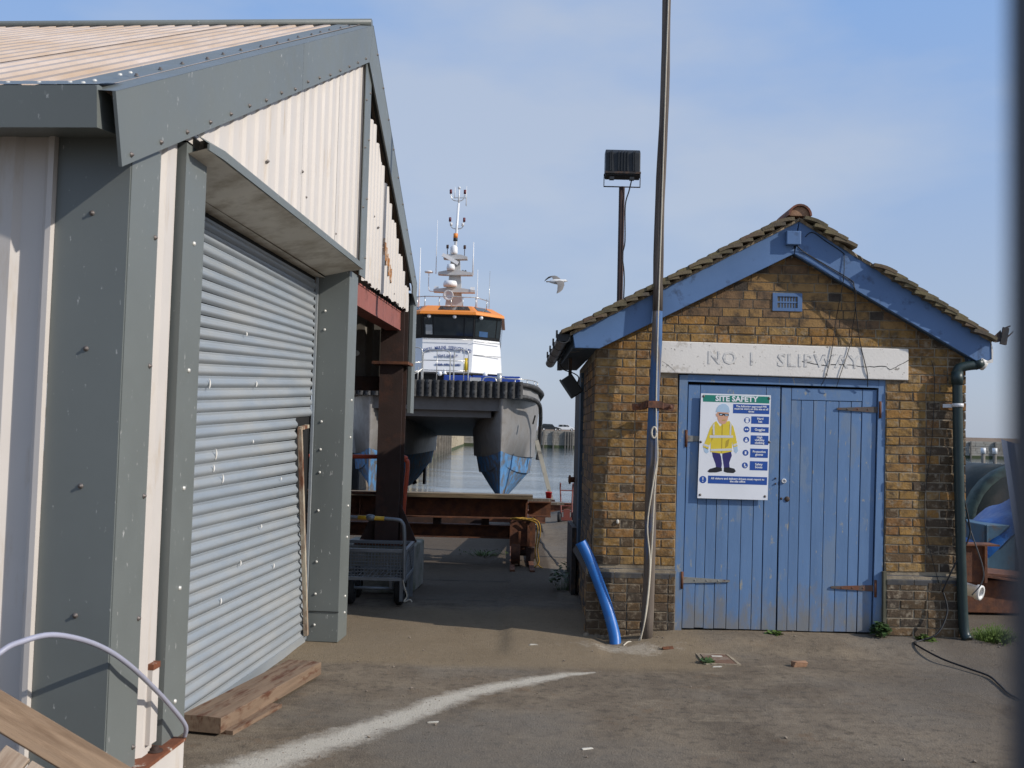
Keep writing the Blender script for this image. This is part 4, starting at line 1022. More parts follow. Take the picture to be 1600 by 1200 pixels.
disc(mb, .390, .505, .006, .0056); quad(mb, .379, .480, .401, .498, .0056); quad(mb, .381, .375, .395, .400, .0056); quad(mb, .378, .272, .388, .297, .0056); quad(mb, .378, .268, .398, .278, .0056)
quad(mb, .0365, .153, .0435, .175, .0056); disc(mb, .040, .141, .0045, .0056)
mb.build('symbol', SIGNW, sg)
# printed worker: plain figure in helmet, glasses, yellow coat, navy trousers and black boots
mb = MB()
def pp(mi, d, pts): mb.m = mi; mb.prism([(sx_(u, v), v) for u, v in pts], ysg - d, ysg, 'y')
pp(3, .0046, [(.105, .40), (.165, .40), (.185, .35), (.195, .29), (.190, .245), (.150, .245), (.140, .29), (.115, .35)])
pp(3, .0046, [(.195, .40), (.265, .40), (.275, .36), (.255, .30), (.262, .245), (.215, .245), (.205, .30), (.195, .35)])
pp(4, .0050, [(.075, .225), (.095, .245), (.150, .262), (.195, .255), (.197, .230), (.15, .217), (.09, .215)])
pp(4, .0050, [(.212, .258), (.255, .262), (.300, .252), (.312, .230), (.295, .215), (.24, .217), (.212, .225)])
pp(0, .0050, [(.135, .645), (.11, .625), (.085, .585), (.055, .49), (.030, .425), (.075, .405), (.095, .47), (.095, .385), (.19, .375), (.275, .395), (.272, .48), (.285, .43), (.32, .44), (.300, .53), (.280, .60), (.245, .648), (.20, .64), (.17, .60)])
pp(1, .0053, [(.182, .62), (.190, .62), (.192, .38), (.184, .38)])
pp(1, .0053, [(.10, .57), (.125, .60), (.12, .52), (.10, .47)]); pp(1, .0053, [(.22, .48), (.25, .50), (.24, .44), (.215, .42)]); pp(1, .0053, [(.245, .62), (.268, .60), (.262, .52), (.25, .56)])
pp(6, .0056, [(.085, .525), (.28, .528), (.279, .508), (.083, .503)]); pp(6, .0056, [(.095, .41), (.275, .42), (.274, .402), (.095, .392)])
pp(6, .0056, [(.037, .455), (.085, .44), (.080, .425), (.031, .438)]); pp(6, .0056, [(.285, .455), (.314, .465), (.317, .449), (.284, .438)])
pp(6, .0056, [(.105, .61), (.12, .628), (.125, .53), (.112, .53)]); pp(6, .0056, [(.25, .64), (.264, .62), (.262, .53), (.25, .53)])
pp(5, .0050, [(.035, .425), (.075, .41), (.082, .385), (.065, .372), (.045, .385)]); pp(5, .0050, [(.288, .43), (.318, .438), (.325, .40), (.31, .378), (.292, .395)])
pp(2, .0052, [(.140, .725), (.235, .725), (.238, .70), (.228, .655), (.212, .625), (.185, .618), (.160, .632), (.145, .665)])
pp(2, .0052, [(.128, .705), (.142, .712), (.142, .68), (.132, .685)])
pp(4, .0058, [(.152, .712), (.238, .706), (.236, .690), (.205, .688), (.195, .698), (.185, .690), (.158, .692)])
pp(5, .0060, [(.160, .705), (.183, .704), (.180, .695), (.163, .696)]); pp(5, .0060, [(.205, .702), (.230, .700), (.228, .692), (.208, .693)])
pp(1, .0058, [(.180, .655), (.215, .658), (.213, .652), (.183, .649)])
pp(5, .0056, [(.128, .722), (.242, .718), (.246, .728), (.236, .765), (.212, .788), (.182, .792), (.155, .780), (.138, .755)])
mb.build('printed_figure', [PYEL, PYELD, PSKIN, PNAVY, PBLK, PHAT, PSIL], sg)
for u, v in ((.022, .850), (.570, .845), (.012, .468), (.583, .480), (.022, .028), (.562, .028)):
    mb = MB(); mb.lathe([(.011, 0), (.010, .003), (.001, .004)], (sx_(u, v), ysg - .004, v), 10, (0, -1, 0)); mb.build('sign_screw', SCREW, sg)

# ------------------------------------------------------------------ tall pole with rope, bracket
PB, PT = Vector((1.132, 8.08, 0.0)), Vector((1.243, 8.20, 6.3))
fp = thing('flag_pole', 'very tall weathered pole with flaking blue paint and rope, by the brick wall', 'pole', PB)
def pp_(t): return PB + (PT - PB) * t
mb = MB(PB)
n_ = 28
PT_ = [pp_(i / n_) + Vector((.006 * math.sin(i * .7), 0, 0)) for i in range(n_ + 1)]; PR_ = [.051 - .019 * (i / n_) + .0015 * math.sin(i * 1.9) for i in range(n_ + 1)]
mb.tube(PT_[:13], PR_[:13], 10); mb.m = 1; mb.tube(PT_[12:], PR_[12:], 10)
mb.build('pole', [POLEM, mat('bare_old_pole', (0.115, 0.095, 0.08), 0.9, var=0.35, vs=6, bump=0.5, bs=40, stretch=(8, 8, 0.3), dirt=(0.045, 0.035, 0.03), amt=0.35, ds=4, dstretch=(9, 9, 0.25), soft=0.08)], fp)
mb = MB(PB)
rp = [pp_(.003) + Vector((-.06, -.06, 0)), pp_(.05) + Vector((-.01, -.07, 0)), pp_(.12) + Vector((.01, -.065, 0)), pp_(.2) + Vector((.02, -.06, 0)), pp_(.24) + Vector((.035, -.055, 0))]
rp += [pp_(.3) + Vector((.012, -.052, 0))] + [pp_(t) + Vector((.006, -.045 + .012 * t, 0)) for t in (.4, .55, .7, .85, .99)]
mb.tube(smoothpath(rp, 5), .0065, 6)
mb.tube(smoothpath([pp_(.235) + Vector((.035, -.055, 0)), pp_(.20) + Vector((.0, -.07, 0)), pp_(.15) + Vector((-.03, -.06, 0)), pp_(.10) + Vector((.0, -.075, 0)), pp_(.03) + Vector((-.03, -.075, 0)), pp_(.004) + Vector((-.075, -.05, 0)), Vector((.98, 8.0, .03)), Vector((.93, 7.93, .012))], 5), .006, 6)
mb.build('halyard', ROPE, fp)
mb = MB(PB); q = pp_(.27); 
ring_ = [q + Vector((.0 + .020 * math.cos(a), -.058, .045 * math.sin(a))) for a in [2 * math.pi * i / 14 for i in range(15)]]
mb.tube(ring_, .008, 6); mb.build('rope_loop', ROPE, fp)
mb = MB(PB); q = pp_(1.92 / 6.3)
mb.bar(q + Vector((-.17, .055, -.015)), q + Vector((-.07, .05, -.005)), .03, .055); mb.bar(q + Vector((-.08, .05, -.005)), q + Vector((-.05, -.02, .015)), .03, .055)
mb.bar(q + Vector((-.055, -.055, .01)), q + Vector((.055, -.055, .01)), .015, .055); mb.bar(q + Vector((.05, -.05, .005)), q + Vector((.07, .055, 0)), .03, .05); mb.bar(q + Vector((.06, .06, 0)), q + Vector((.17, .07, -.01)), .03, .055)
for dx in (-.13, .14): mb.ell(tuple(q + Vector((dx, .03, -.005))), (.018, .018, .018), 7, 5)
mb.build('wall_bracket', mat('bracket_rust', (.10, .05, .035), .85, var=.4, vs=14, bump=.3, dirt=(.20, .08, .04), amt=.4, ds=16), fp)

# ------------------------------------------------------------------ floodlight on a post behind the workshop
FX, FY = 1.424, 13.3
fl = thing('floodlight_post', 'black square floodlight on a thin rusty post rising behind the brick workshop', 'floodlight', (FX, FY, 0))
fo = (FX, FY, 0)
mb = MB(fo); mb.cyl((FX, FY, 0), (FX, FY, 5.05), .040, 12); mb.build('post', RUSTD, fl)
mb = MB(fo)
poly = [(FY - .10, 5.185), (FY + .02, 5.15), (FY + .10, 5.20), (FY + .10, 5.53), (FY - .04, 5.55), (FY - .09, 5.50)]
mb.prism(poly, FX - .235, FX + .235, 'x'); mb.build('lamp_housing', BLACK, fl, bevel=.012)
mb = MB(fo)
for dx in (-.17, -.15, .14, .16, -.02, .02, .06, -.06): mb.box(FX + dx - .006, FX + dx + .006, FY - .118, FY - .085, 5.24, 5.51)
mb.build('cooling_fin', BLACK, fl)
mb = MB(fo); mb.box(FX - .24, FX + .24, FY - .12, FY + .11, 5.205, 5.232); mb.build('housing_seam', BLACKI, fl)
for dx in (-.15, .12): 
    mb = MB(fo); mb.box(FX + dx - .03, FX + dx + .03, FY - .12, FY - .06, 5.12, 5.16); mb.build('catch', BLACK, fl)
mb = MB(fo); mb.bar((FX - .245, FY, 5.22), (FX - .245, FY, 5.05), .035, .008, (1, 0, 0)); mb.bar((FX + .245, FY, 5.22), (FX + .245, FY, 5.05), .035, .008, (1, 0, 0)); mb.bar((FX - .249, FY, 5.05), (FX + .249, FY, 5.05), .035, .008); mb.build('yoke', BLACKI, fl)
mb = MB(fo); mb.prism([(FY + .101, 5.22), (FY + .104, 5.22), (FY + .104, 5.51), (FY + .101, 5.51)], FX - .21, FX + .21, 'x'); mb.build('lamp_glass', LENS, fl)
mb = MB(fo); mb.tube(smoothpath([(FX + .12, FY - .09, 5.13), (FX + .09, FY - .06, 4.98), (FX + .045, FY - .05, 4.78), (FX + .05, FY - .05, 4.3), (FX + .02, FY - .05, 4.1), (FX + .05, FY - .05, 3.8), (FX + .045, FY - .05, 3.2), (FX + .045, FY - .05, 1)], 5), .009, 6); mb.build('cable', CABLE, fl)

# lamp under the left eaves
lo = (.54, 9.25, 2.38)
sl = thing('security_light', 'small black floodlight hanging under the left eaves of the brick workshop', 'security light', lo)
mb = MB(lo); mb.box(.525, .555, 9.23, 9.27, 2.20, 2.386); mb.build('drop_arm', BLACKI, sl)
mb = MB(lo); mb.obox((.555, 9.25, 2.12), (.20, .09, .13), rotm('Z', 0) @ rotm('Y', 55)); mb.build('lamp_housing', BLACK, sl, bevel=.01)
mb = MB(lo); mb.obox((.50, 9.25, 2.10), (.19, .10, .012), rotm('Y', 55)); mb.build('lamp_glass', LENS, sl)
mb = MB(lo); mb.tube(smoothpath([(.46, 9.2, 2.385), (.44, 9.2, 2.33), (.48, 9.2, 2.27), (.57, 9.21, 2.24), (.62, 9.22, 2.20), (.60, 9.24, 2.13)], 5), .006, 6); mb.build('cable', CABLE, sl)

# ------------------------------------------------------------------ blue hose, conduit, ground cable
mb = MB((.93, 8.0, 0))
hp = smoothpath([(.60, 8.245, .86 - .075), (.67, 8.235, .655), (.76, 8.20, .44), (.83, 8.14, .235), (.873, 8.06, .07), (.878, 8.02, -.01)], 22)
mb.tube(hp, [.045 + .0035 * (i % 2) for i in range(len(hp))], 14, caps=False)
o = mb.build('blue_hose', HOSE); o.location = (.93, 8.0, 0)
tag(o, 'bent bright blue plastic hose leaning on the left corner of the brick wall', 'hose')
mb = MB((-1.7, 4, 0))
def shp(X, Y, Z): return Vector((-1.887 * .99726 + 3.92 * .07399 + X * .99726 + Y * .07399, 3.92 * .99726 + 1.887 * .07399 - X * .07399 + Y * .99726, Z))
cpts = [shp(.062, .655, .214), shp(0.082, 0.600, 0.284), shp(0.072, 0.420, 0.429), shp(0.064, 0.250, 0.549), shp(0.068, 0.050, 0.670), shp(0.043, -0.100, 0.765), shp(0.013, -0.250, 0.836), shp(-0.031, -0.400, 0.883), shp(-0.081, -0.500, 0.878), shp(-0.114, -0.580, 0.854), shp(-0.169, -0.700, 0.751), shp(-0.319, -0.800, 0.000)]
mb.tube(smoothpath(cpts, 8), .0105, 10); o = mb.build('conduit', CONDUIT); o.location = (-1.7, 4, 0)
tag(o, 'thin pale grey conduit bent in an arch in front of the metal shed corner', 'conduit')
mb = MB((3.4, 8, 0))
gc = [(3.58, 8.21, .45), (3.60, 8.18, .30), (3.50, 8.12, .14), (3.36, 8.10, .08), (3.28, 8.05, .07), (3.27, 7.9, .06), (3.33, 7.65, .03), (3.42, 7.42, .015), (3.47, 7.2, .012), (3.42, 6.95, .012), (3.36, 6.6, .012), (3.5, 6.2, .012)]
mb.tube(smoothpath(gc, 6), .0075, 7); o = mb.build('ground_cable', CABLE); o.location = (3.4, 8, 0)
tag(o, 'black cable trailing from the brick corner across the yard', 'cable')

# ------------------------------------------------------------------ timber by the shutter, pallet, bits
pk_a, pk_b = shp(-.135, 1.36, 0), shp(.045, 2.72, 0)
pk = thing('timber_plank', 'thick wet brown timber plank lying at the foot of the roller shutter', 'timber', tuple((pk_a + pk_b) / 2))
pkL = (pk_b - pk_a).length; pk.rotation_euler = (0, 0, math.atan2(pk_b.y - pk_a.y, pk_b.x - pk_a.x))
mb = MB()
rows = []
for i in range(15):
    x = pkL * (i / 14 - .5); j = lambda q: .006 * mn.noise(Vector((x * 3, q, 1)))
    rows.append([(x, -.1175 + j(1), .018), (x, -.1175 + j(2), .100 + j(5)), (x, -.04, .104 + j(6)), (x, .04, .103 + j(7)), (x, .1175 + j(3), .101 + j(8)), (x, .1175 + j(4), .018)])
mb.grid(rows, False, True)
for q in (0, 14): mb.add(rows[q], [list(range(6))])
mb.build('plank', PLANK, pk, bevel=.004)
mb = MB(); mb.bar((-pkL / 2 + .05, -.13, .012), (-pkL / 2 + .62, -.15, .012), .07, .022); mb.build('splinter', PLANK, pk)
# pallet leaning in the lower left corner
pc = shp(.02, -.80, .62)
pal = thing('wooden_pallet', 'broken wooden pallet leaning in the bottom left corner', 'pallet', (pc.x, pc.y, 0))
ex = (shp(.493, -.80, .564) - shp(.024, -.80, .801)).normalized()
ez = Vector((.25, .55, .70)); ez = (ez - ex * ez.dot(ex)).normalized(); ey = ex.cross(ez)
Rm = Matrix((ex, ez, -ey)).transposed()
po = Vector((pc.x, pc.y, 0))
def pboard(u, v, L, W, off, m, along=True, T=.022):
    mb_ = MB(po); c = shp(.02, -.80, .80) + ex * u + ez * v + Vector(-ey) * 0 + ex.cross(ez) * (-off)
    mb_.obox(c, (L, W, T) if along else (W, L, T), Rm); return mb_.build('board', m, pal, bevel=.003)
nf = ex.cross(ez)
if nf.y > 0: nf = -nf
def pboard(u, v, L, W, off, m, along=True, T=.022):
    mb_ = MB(po); c = shp(.02, -.80, .80) + ex * u + ez * v + nf * off
    R2 = Matrix((ex, ez, nf)).transposed() if along else Matrix((ez, -ex, nf)).transposed()
    mb_ = MB(); mb_.box(-L / 2, L / 2, -W / 2, W / 2, -T / 2, T / 2); o_ = mb_.build('board', m, pal, bevel=.003)
    o_.matrix_local = Matrix.Translation(c - po) @ R2.to_4x4(); return o_
pboard(.15, -.060, 1.3, .105, .0, WOODN)
pboard(.10, -.225, 1.3, .11, -.012, WOODN)
pboard(.10, -.43, 1.3, .10, .0, WOODN)
pboard(.10, -.61, 1.3, .10, .0, WOODN)
pboard(.195, -.36, .45, .088, .012, WOODP, False)
pboard(.29, -.345, .42, .085, .013, WOODP, False)
pboard(.385, -.35, .43, .085, .012, WOODP, False)
pboard(-.32, -.36, .7, .10, -.05, WOODN, False, .06)
pboard(.60, -.40, .7, .09, -.05, WOODN, False, .06)
def debris(name, label, cat, pts, mat_, size, group=None):
    for i, (x, y, a) in enumerate(pts):
        mb_ = MB(); s = size
        r = random.Random(i * 7 + len(name))
        mb_.obox((0, 0, s[2] / 2), s); 
        mb_.v = [(p[0] + r.uniform(-.15, .15) * s[0], p[1] + r.uniform(-.15, .15) * s[1], p[2] * r.uniform(.7, 1.2)) for p in mb_.v]
        o_ = mb_.build(name, mat_); o_.location = (x, y, gz(x, y)); o_.rotation_euler = (0, 0, a)
        tag(o_, label if isinstance(label, str) else label[i], cat, group)
debris('brick_chip', 'broken piece of brick lying on the yard below the right blue door', 'brick piece', [(2.17, 7.42, .2)], CHIP, (.115, .05, .035))
debris('wood_offcut', 'small reddish wood offcut on the ground beside the pole foot', 'wood offcut', [(1.27, 7.83, .3)], RUST, (.09, .025, .02))
debris('paper_scrap', ['pale paper scrap lying on the open yard right of the white streak', 'pale scrap at the foot of the right door in the middle of the apron', 'cream scrap lying on the white dusty streak', 'yellow scrap lying before the raised slab'], 'litter',
       [(.45, 5.35, .4), (1.55, 7.35, .1), (-.40, 5.75, .2), (.22, 7.80, .3)], LITTER, (.06, .018, .006))
peb_lab = 'small stone lying loose on the yard'
r_ = random.Random(21)
mb = MB()
for k in range(900):
    x, y = r_.uniform(-1.6, 4.6), r_.uniform(4.2, 8.6)
    if r_.random() < .35: x, y = r_.choice([(r_.uniform(.7, 3.9), 8.2 - abs(r_.gauss(0, .12))), (r_.uniform(-1.2, -.2), r_.uniform(4.8, 7.4))])
    s = r_.uniform(.0018, .0055) * (1 + 1.4 * (r_.random() < .06))
    q = [Vector(v) * s * r_.uniform(.6, 1.35) for v in ((1, 0, 0), (0, 1, 0), (-1, 0, 0), (0, -1, 0), (0, 0, .8), (0, 0, -.8))]
    R_ = Matrix.Rotation(r_.uniform(0, 6), 3, 'Z') @ Matrix.Rotation(r_.uniform(0, .6), 3, 'X'); c = Vector((x, y, gz(x, y) + s * .4))
    mb.add([c + R_ @ v for v in q], [(0, 1, 4), (1, 2, 4), (2, 3, 4), (3, 0, 4), (1, 0, 5), (2, 1, 5), (3, 2, 5), (0, 3, 5)])
o = mb.build('loose_grit', mat('grit', (.22, .18, .14), .9, var=.5, vs=60), kind='stuff'); tag(o, 'scattered grit and small stones on the yard', 'grit')
mh = thing('drain_cover', 'square rusty drain cover set in the ground before the blue doors', 'drain cover', (1.60, 7.58, gz(1.6, 7.58)))
mb = MB(); mb.prism([(-.10, .15), (.09, .15), (.11, -.15), (-.10, -.14)], -.01, .012, 'z'); mb.build('cover_plate', MANH, mh, bevel=.003)
mb = MB(); mb.box(-.03, .05, .05, .08, .0121, .016); mb.build('cover_lug', LITTER, mh)
mb = MB()
for a, c in (((-.12, .17), (.11, .17)), ((.11, .17), (.13, -.17)), ((.13, -.17), (-.12, -.16)), ((-.12, -.16), (-.12, .17))): mb.bar((*a, .004), (*c, .004), .022, .012)
mb.build('cover_frame', MORTAR, mh)

# weeds
def weed(name, label, x, y, z, r, h, n, leafy, m, seed):
    rr = random.Random(seed); mb_ = MB()
    for k in range(n):
        a = rr.uniform(0, 6.283); d = r * math.sqrt(rr.random()); hh = h * rr.uniform(.35, 1.0) * (1 - .45 * d / r)
        bx, by = d * .45 * math.cos(a), d * .45 * math.sin(a); tx, ty = d * math.cos(a), d * math.sin(a)
        if leafy:
            L, W = rr.uniform(.02, .045), rr.uniform(.010, .024); b_ = rr.uniform(0, 6.283)
            c = Vector((tx, ty, hh)); u = Vector((math.cos(b_), math.sin(b_), rr.uniform(-.5, .4))) * L; v = Vector((-math.sin(b_), math.cos(b_), rr.uniform(-.4, .4))) * W
            mb_.add([c - u, c - v + u * .1, c + u, c + v + u * .1], [(0, 1, 2, 3)])
            if k % 4 == 0: mb_.add([(bx, by, 0), (bx + .004, by, 0), tuple(c)], [(0, 1, 2)])
        else:
            mid = Vector(((bx + tx) / 2, (by + ty) / 2, hh * .7)); w = .004
            mb_.add([(bx - w, by, 0), (bx + w, by, 0), (mid.x + w, mid.y, mid.z), (mid.x - w, mid.y, mid.z), (tx, ty, hh)], [(0, 1, 2, 3), (3, 2, 4)])
            if k % 2:
                L = rr.uniform(.008, .02); mb_.add([(tx, ty, hh), (tx + L, ty + L * .5, hh - .004), (tx + L * .4, ty, hh + L)], [(0, 1, 2)])
    o_ = mb_.build(name, m); o_.location = (x, y, z); tag(o_, label, 'weed')
weed('weed', 'large feathery green weed clump growing right of the downpipe foot', 3.99, 8.20, .03, .20, .21, 520, False, LEAF, 1)
weed('weed', 'dark leafy weed at the bottom right corner of the right blue door', 3.07, 8.22, .07, .075, .15, 130, True, LEAFD, 2)
weed('weed', 'low leafy weed below the right brick pier', 3.42, 8.17, .06, .07, .055, 60, True, LEAF, 3)
weed('weed', 'tiny weed growing under the joint of the blue doors', 2.20, 8.22, .07, .06, .035, 40, True, LEAF, 4)
weed('weed', 'tiny weed at the left edge of the rusty drain cover', 1.50, 7.47, .0, .045, .03, 40, True, LEAFD, 5)
weed('weed', 'dark creeping weed at the foot of the side wall in the alley', .60, 10.6, .03, .16, .32, 160, True, LEAFD, 6)
weed('weed', 'sparse grass tuft on the shaded ground under the slipway trolley', -.35, 13.6, 0, .35, .10, 70, False, LEAF, 7)

# ------------------------------------------------------------------ mesh trolley in the alley
TO = Vector((-1.25, 9.75, 0))
tr = thing('cage_trolley', 'grey wire mesh trolley with a tubular handle and black wheels parked in the alley', 'trolley', tuple(TO))
def tm_(): return MB(TO)
x0, x1, y0, y1, z0, z1 = -1.78, -.965, 9.42, 10.15, .27, .535
mb = tm_()
for z in (z0, z1):
    for a, c in (((x0, y0), (x1, y0)), ((x1, y0), (x1, y1)), ((x1, y1), (x0, y1)), ((x0, y1), (x0, y0))): mb.bar((*a, z), (*c, z), .03, .03)
for a in ((x0, y0), (x1, y0), (x1, y1), (x0, y1)): mb.bar((*a, z0), (*a, z1), .025, .025, (1, 0, 0))
mb.bar((x1 + .001, y0 + .02, z0 + .02), (x1 + .001, y0 + .30, z1), .018, .018); mb.bar((x1 + .001, y0 + .30, z1), (x1 + .001, y1 - .1, z0), .018, .018)
mb.build('frame', STEELG, tr)
mb = tm_()
k = x0
while k < x1: mb.bar((k, y0, z0), (k, y0, z1), .0052, .0052, (1, 0, 0)); mb.bar((k, y1, z0), (k, y1, z1), .0052, .0052, (1, 0, 0)); k += .031
k = y0
while k < y1: mb.bar((x1, k, z0), (x1, k, z1), .0052, .0052, (1, 0, 0)); k += .031
k = z0
while k < z1:
    mb.bar((x0, y0, k), (x1, y0, k), .0052, .0052); mb.bar((x0, y1, k), (x1, y1, k), .0052, .0052); mb.bar((x1, y0, k), (x1, y1, k), .0052, .0052); k += .031
k = x0
while k < x1: mb.bar((k, y0, z0), (k, y1, z0), .0052, .0052); k += .05
mb.build('wire_mesh', STEELG, tr)
mb = tm_(); yh_ = y0 - .02
mb.tube(smoothpath([(x0 + .0, yh_, .60), (x0 + .0, yh_, .78), (x0 + .06, yh_, .842), (x0 + .3, yh_, .842), (x1 - .12, yh_, .832), (x1 - .035, yh_, .80), (x1 - .012, yh_, .70), (x1 - .006, yh_, .45), (x1 - .0, yh_, .24)], 6), .017, 8); mb.build('handle', STEELG, tr)
mb = tm_(); mb.cyl((-1.42, yh_, .842), (-1.17, yh_, .836), .020, 10); mb.build('handle_tape', YTAPE, tr)
mb = tm_(); mb.tube([(-1.34, yh_, .842), (-1.32, yh_ - .002, .843), (-1.28, yh_, .841), (-1.26, yh_, .84)], [.02, .032, .030, .02], 7); mb.build('tape_bundle', STEELG, tr)
mb = tm_(); mb.cyl((x0, 9.62, .15), (x1, 9.62, .15), .015, 8); mb.build('axle', STEELG, tr)
mb = tm_(); mb.bar((x1 - .03, y0, z0), (x1 - .03, y0 + .02, .06), .02, .03, (1, 0, 0)); mb.bar((x0 + .3, 9.62, .15), (x0 + .3, 9.62, z0), .03, .03, (1, 0, 0)); mb.bar((x1 - .15, 9.62, .15), (x1 - .15, 9.62, z0), .03, .03, (1, 0, 0))
mb.bar((x1, y1 - .05, .0), (x1, y1 - .05, z0), .02, .03, (1, 0, 0)); mb.bar((x1, y0 + .35, .02), (x1, y0 + .35, z0), .02, .02, (1, 0, 0)); mb.build('leg_frame', STEELG, tr, kind='stuff')
for wx, wy in ((-1.03, 9.62), (-1.50, 9.64), (-1.03, 10.02), (-1.50, 10.02)):
    mb = tm_(); rr_ = .15
    mb.lathe([(.05, -.035), (rr_ - .02, -.04), (rr_, -.02), (rr_, .02), (rr_ - .02, .04), (.05, .035)], (wx, wy, rr_), 20, (1, 0, 0)); w_ = mb.build('wheel', RUBBER, tr)
    mb = tm_(); mb.lathe([(.001, -.03), (.055, -.03), (.055, .03), (.001, .03)], (wx, wy, rr_), 12, (1, 0, 0)); mb.build('hub', STEELG, w_)
mb = tm_(); mb.tube(smoothpath([(x1 - .01, y0 - .03, .27), (x1 + .005, y0 - .03, .20), (x1 + .03, y0 - .02, .12), (x1 + .005, y0 - .04, .07), (x1 + .06, y0 - .05, .09), (x1 + .08, y0 - .05, .07)], 5), .007, 6); mb.build('cord', ROPE, tr)

# red handrail
ho = Vector((-1.12, 10.6, 0))
hr = thing('hand_rail', 'red painted tubular hand rail behind the rusty steel column', 'hand rail', tuple(ho))
mb = MB(ho); mb.tube(smoothpath([(-3.0, 10.6, 1.37), (-2.0, 10.6, 1.375), (-1.20, 10.6, 1.388), (-1.115, 10.6, 1.36), (-1.09, 10.6, 1.28), (-1.12, 10.6, .8), (-1.13, 10.6, 0)], 6), .024, 10); mb.build('top_rail', RAILRED, hr)
mb = MB(ho); mb.tube([(-3.0, 10.6, 1.0), (-1.12, 10.6, 1.0)], .016, 8); mb.build('mid_rail', RUST, hr)
mb = MB(ho); mb.tube([(-3.0, 10.6, 0), (-3.0, 10.6, 1.37)], .024, 8); mb.build('post', RAILRED, hr)

# ------------------------------------------------------------------ slipway trolley (cradle)
CO = Vector((-.5, 13.0, 0))
cr = thing('slipway_cradle', 'rusty steel slipway cradle of heavy beams on rail wheels below the boat', 'cradle', tuple(CO))
def ibeam(m, p0, p1, h, w, t=.015):
    p0, p1 = Vector(p0), Vector(p1); u = Vector((0, 0, 1))
    m.bar(p0 + u * (h / 2 - t / 2), p1 + u * (h / 2 - t / 2), w, t); m.bar(p0 - u * (h / 2 - t / 2), p1 - u * (h / 2 - t / 2), w, t); m.bar(p0, p1, t, h - 2 * t)
def cm(): return MB(CO)
mb = cm(); ibeam(mb, (-5.2, 12.8, .70), (.24, 12.8, .715), .26, .22); mb.build('cross_beam', RUST, cr)
for x in (-3.2, -1.9, .22):
    mb = cm(); mb.box(x - .006, x + .006, 12.69, 12.79, .59, .83); mb.build('stiffener', RUST, cr)
mb = cm(); ibeam(mb, (.26, 13.0, .70), (.545, 13.0, .70), .20, .2); mb.build('beam_stub', RUST, cr)
mb = cm(); mb.bar((-5.2, 12.75, .862), (.3, 12.75, .868), .26, .05); mb.build('bearing_timber', mat('weathered_bearer', (.19, .135, .075), .9, var=.3, vs=3, bump=.4, bs=30, stretch=(.5, 6, 6), dirt=(.08, .06, .04), amt=.35, ds=3, dstretch=(.6, 5, 5)), cr)
mb = cm(); mb.box(.05, .55, 12.94, 13.06, .80, .835); mb.box(.33, .72, 13.0, 13.2, .755, .785); mb.build('bearing_board', WOODO, cr)
mb = cm(); ibeam(mb, (-5.2, 12.9, .40), (.03, 12.9, .405), .17, .16); mb.build('lower_beam', RUST, cr)
for x in (-2.9, -.92):
    mb = cm(); mb.box(x - .05, x + .05, 12.8, 12.95, .485, .59); mb.build('packing_block', RUSTD, cr)
mb = cm(); mb.box(-.35, -.25, 12.84, 12.95, .485, .59); mb.build('packing_block', RUSTD, cr)
mb = cm(); mb.box(-5.2, -.36, 13.25, 13.4, .44, .64); mb.build('inner_beam', RUSTD, cr)
# bogie
for X in (.18, -4.9):
    mb = cm(); mb.box(X - .16, X + .16, 12.55, 12.57, .26, .575); mb.box(X - .16, X - .145, 12.57, 13.3, .26, .575); mb.box(X + .145, X + .16, 12.57, 13.3, .26, .575); mb.box(X - .16, X + .16, 12.57, 13.3, .56, .575)
    mb.box(X + .06, X + .09, 12.50, 12.56, .26, .52); mb.box(X - .05, X - .02, 12.51, 12.56, .30, .45); bo = mb.build('bogie_frame', RUST, cr)
    for y in (12.62, 13.15):
        mb = cm(); mb.lathe([(.02, -.06), (.14, -.06), (.14, .03), (.17, .035), (.17, .055), (.02, .055)], (X - .08, y, .17), 18, (1, 0, 0)); w_ = mb.build('rail_wheel', RUST, cr)
        mb = cm(); mb.cyl((X - .14, y, .17), (X + .18, y, .17), .035, 10); mb.lathe([(.02, 0), (.075, .0), (.075, .06), (.05, .08), (.001, .08)], (X + .10, y, .17), 12, (1, 0, 0)); mb.build('axle_box', RUSTD, cr)
    mb = cm(); mb.box(X - .12, X - .04, 12.53, 12.56, .06, .26); mb.box(X + .05, X + .15, 12.51, 12.56, .08, .25); mb.build('axle_guard', RUSTD, cr)
for X in (.18, -4.9):
    mb = cm(); ibeam(mb, (X, 13.3, .42), (X, 33.5, -.58), .3, .2); mb.build('side_beam', RUST, cr)
for Y in (19.0, 26.0, 32.6):
    zt = .42 - (Y - 13.3) * .0495 + .2
    mb = cm(); zc_ = zt - .22 if Y < 30 else -.56
    ibeam(mb, (-5.4, Y, zc_), (.7, Y, zc_), .24, .2); mb.build('cross_beam', RUST, cr)
for X in (-.3, -4.58):
    mb = cm(); mb.box(X - .2, X + .2, 32.4, 33.2, -1.1, -.345); mb.build('keel_block', WOODO, cr)
for X in (.06, .30, -5.02, -4.78):
    mb = MB(); mb.add([], [])
    for yA, yB in ((12.0, 17.0), (17.0, 38.0)):
        mb.bar((X, yA, .012 - max(0, yA - 17) * .06), (X, yB, .012 - max(0, yB - 17) * .06), .06, .05)
    mb.build('slipway_rail', RUST, kind='structure')
mb = MB((.2, 12.6, .6)); r_ = random.Random(3)
pts = [(.02 + .35 * r_.random(), 12.5 + .12 * r_.random(), .585 + .03 * r_.random()) for k in range(16)]
pts += [(.345, 12.5, .56), (.36, 12.48, .4), (.34, 12.48, .2), (.38, 12.46, .05), (.44, 12.4, .01)]
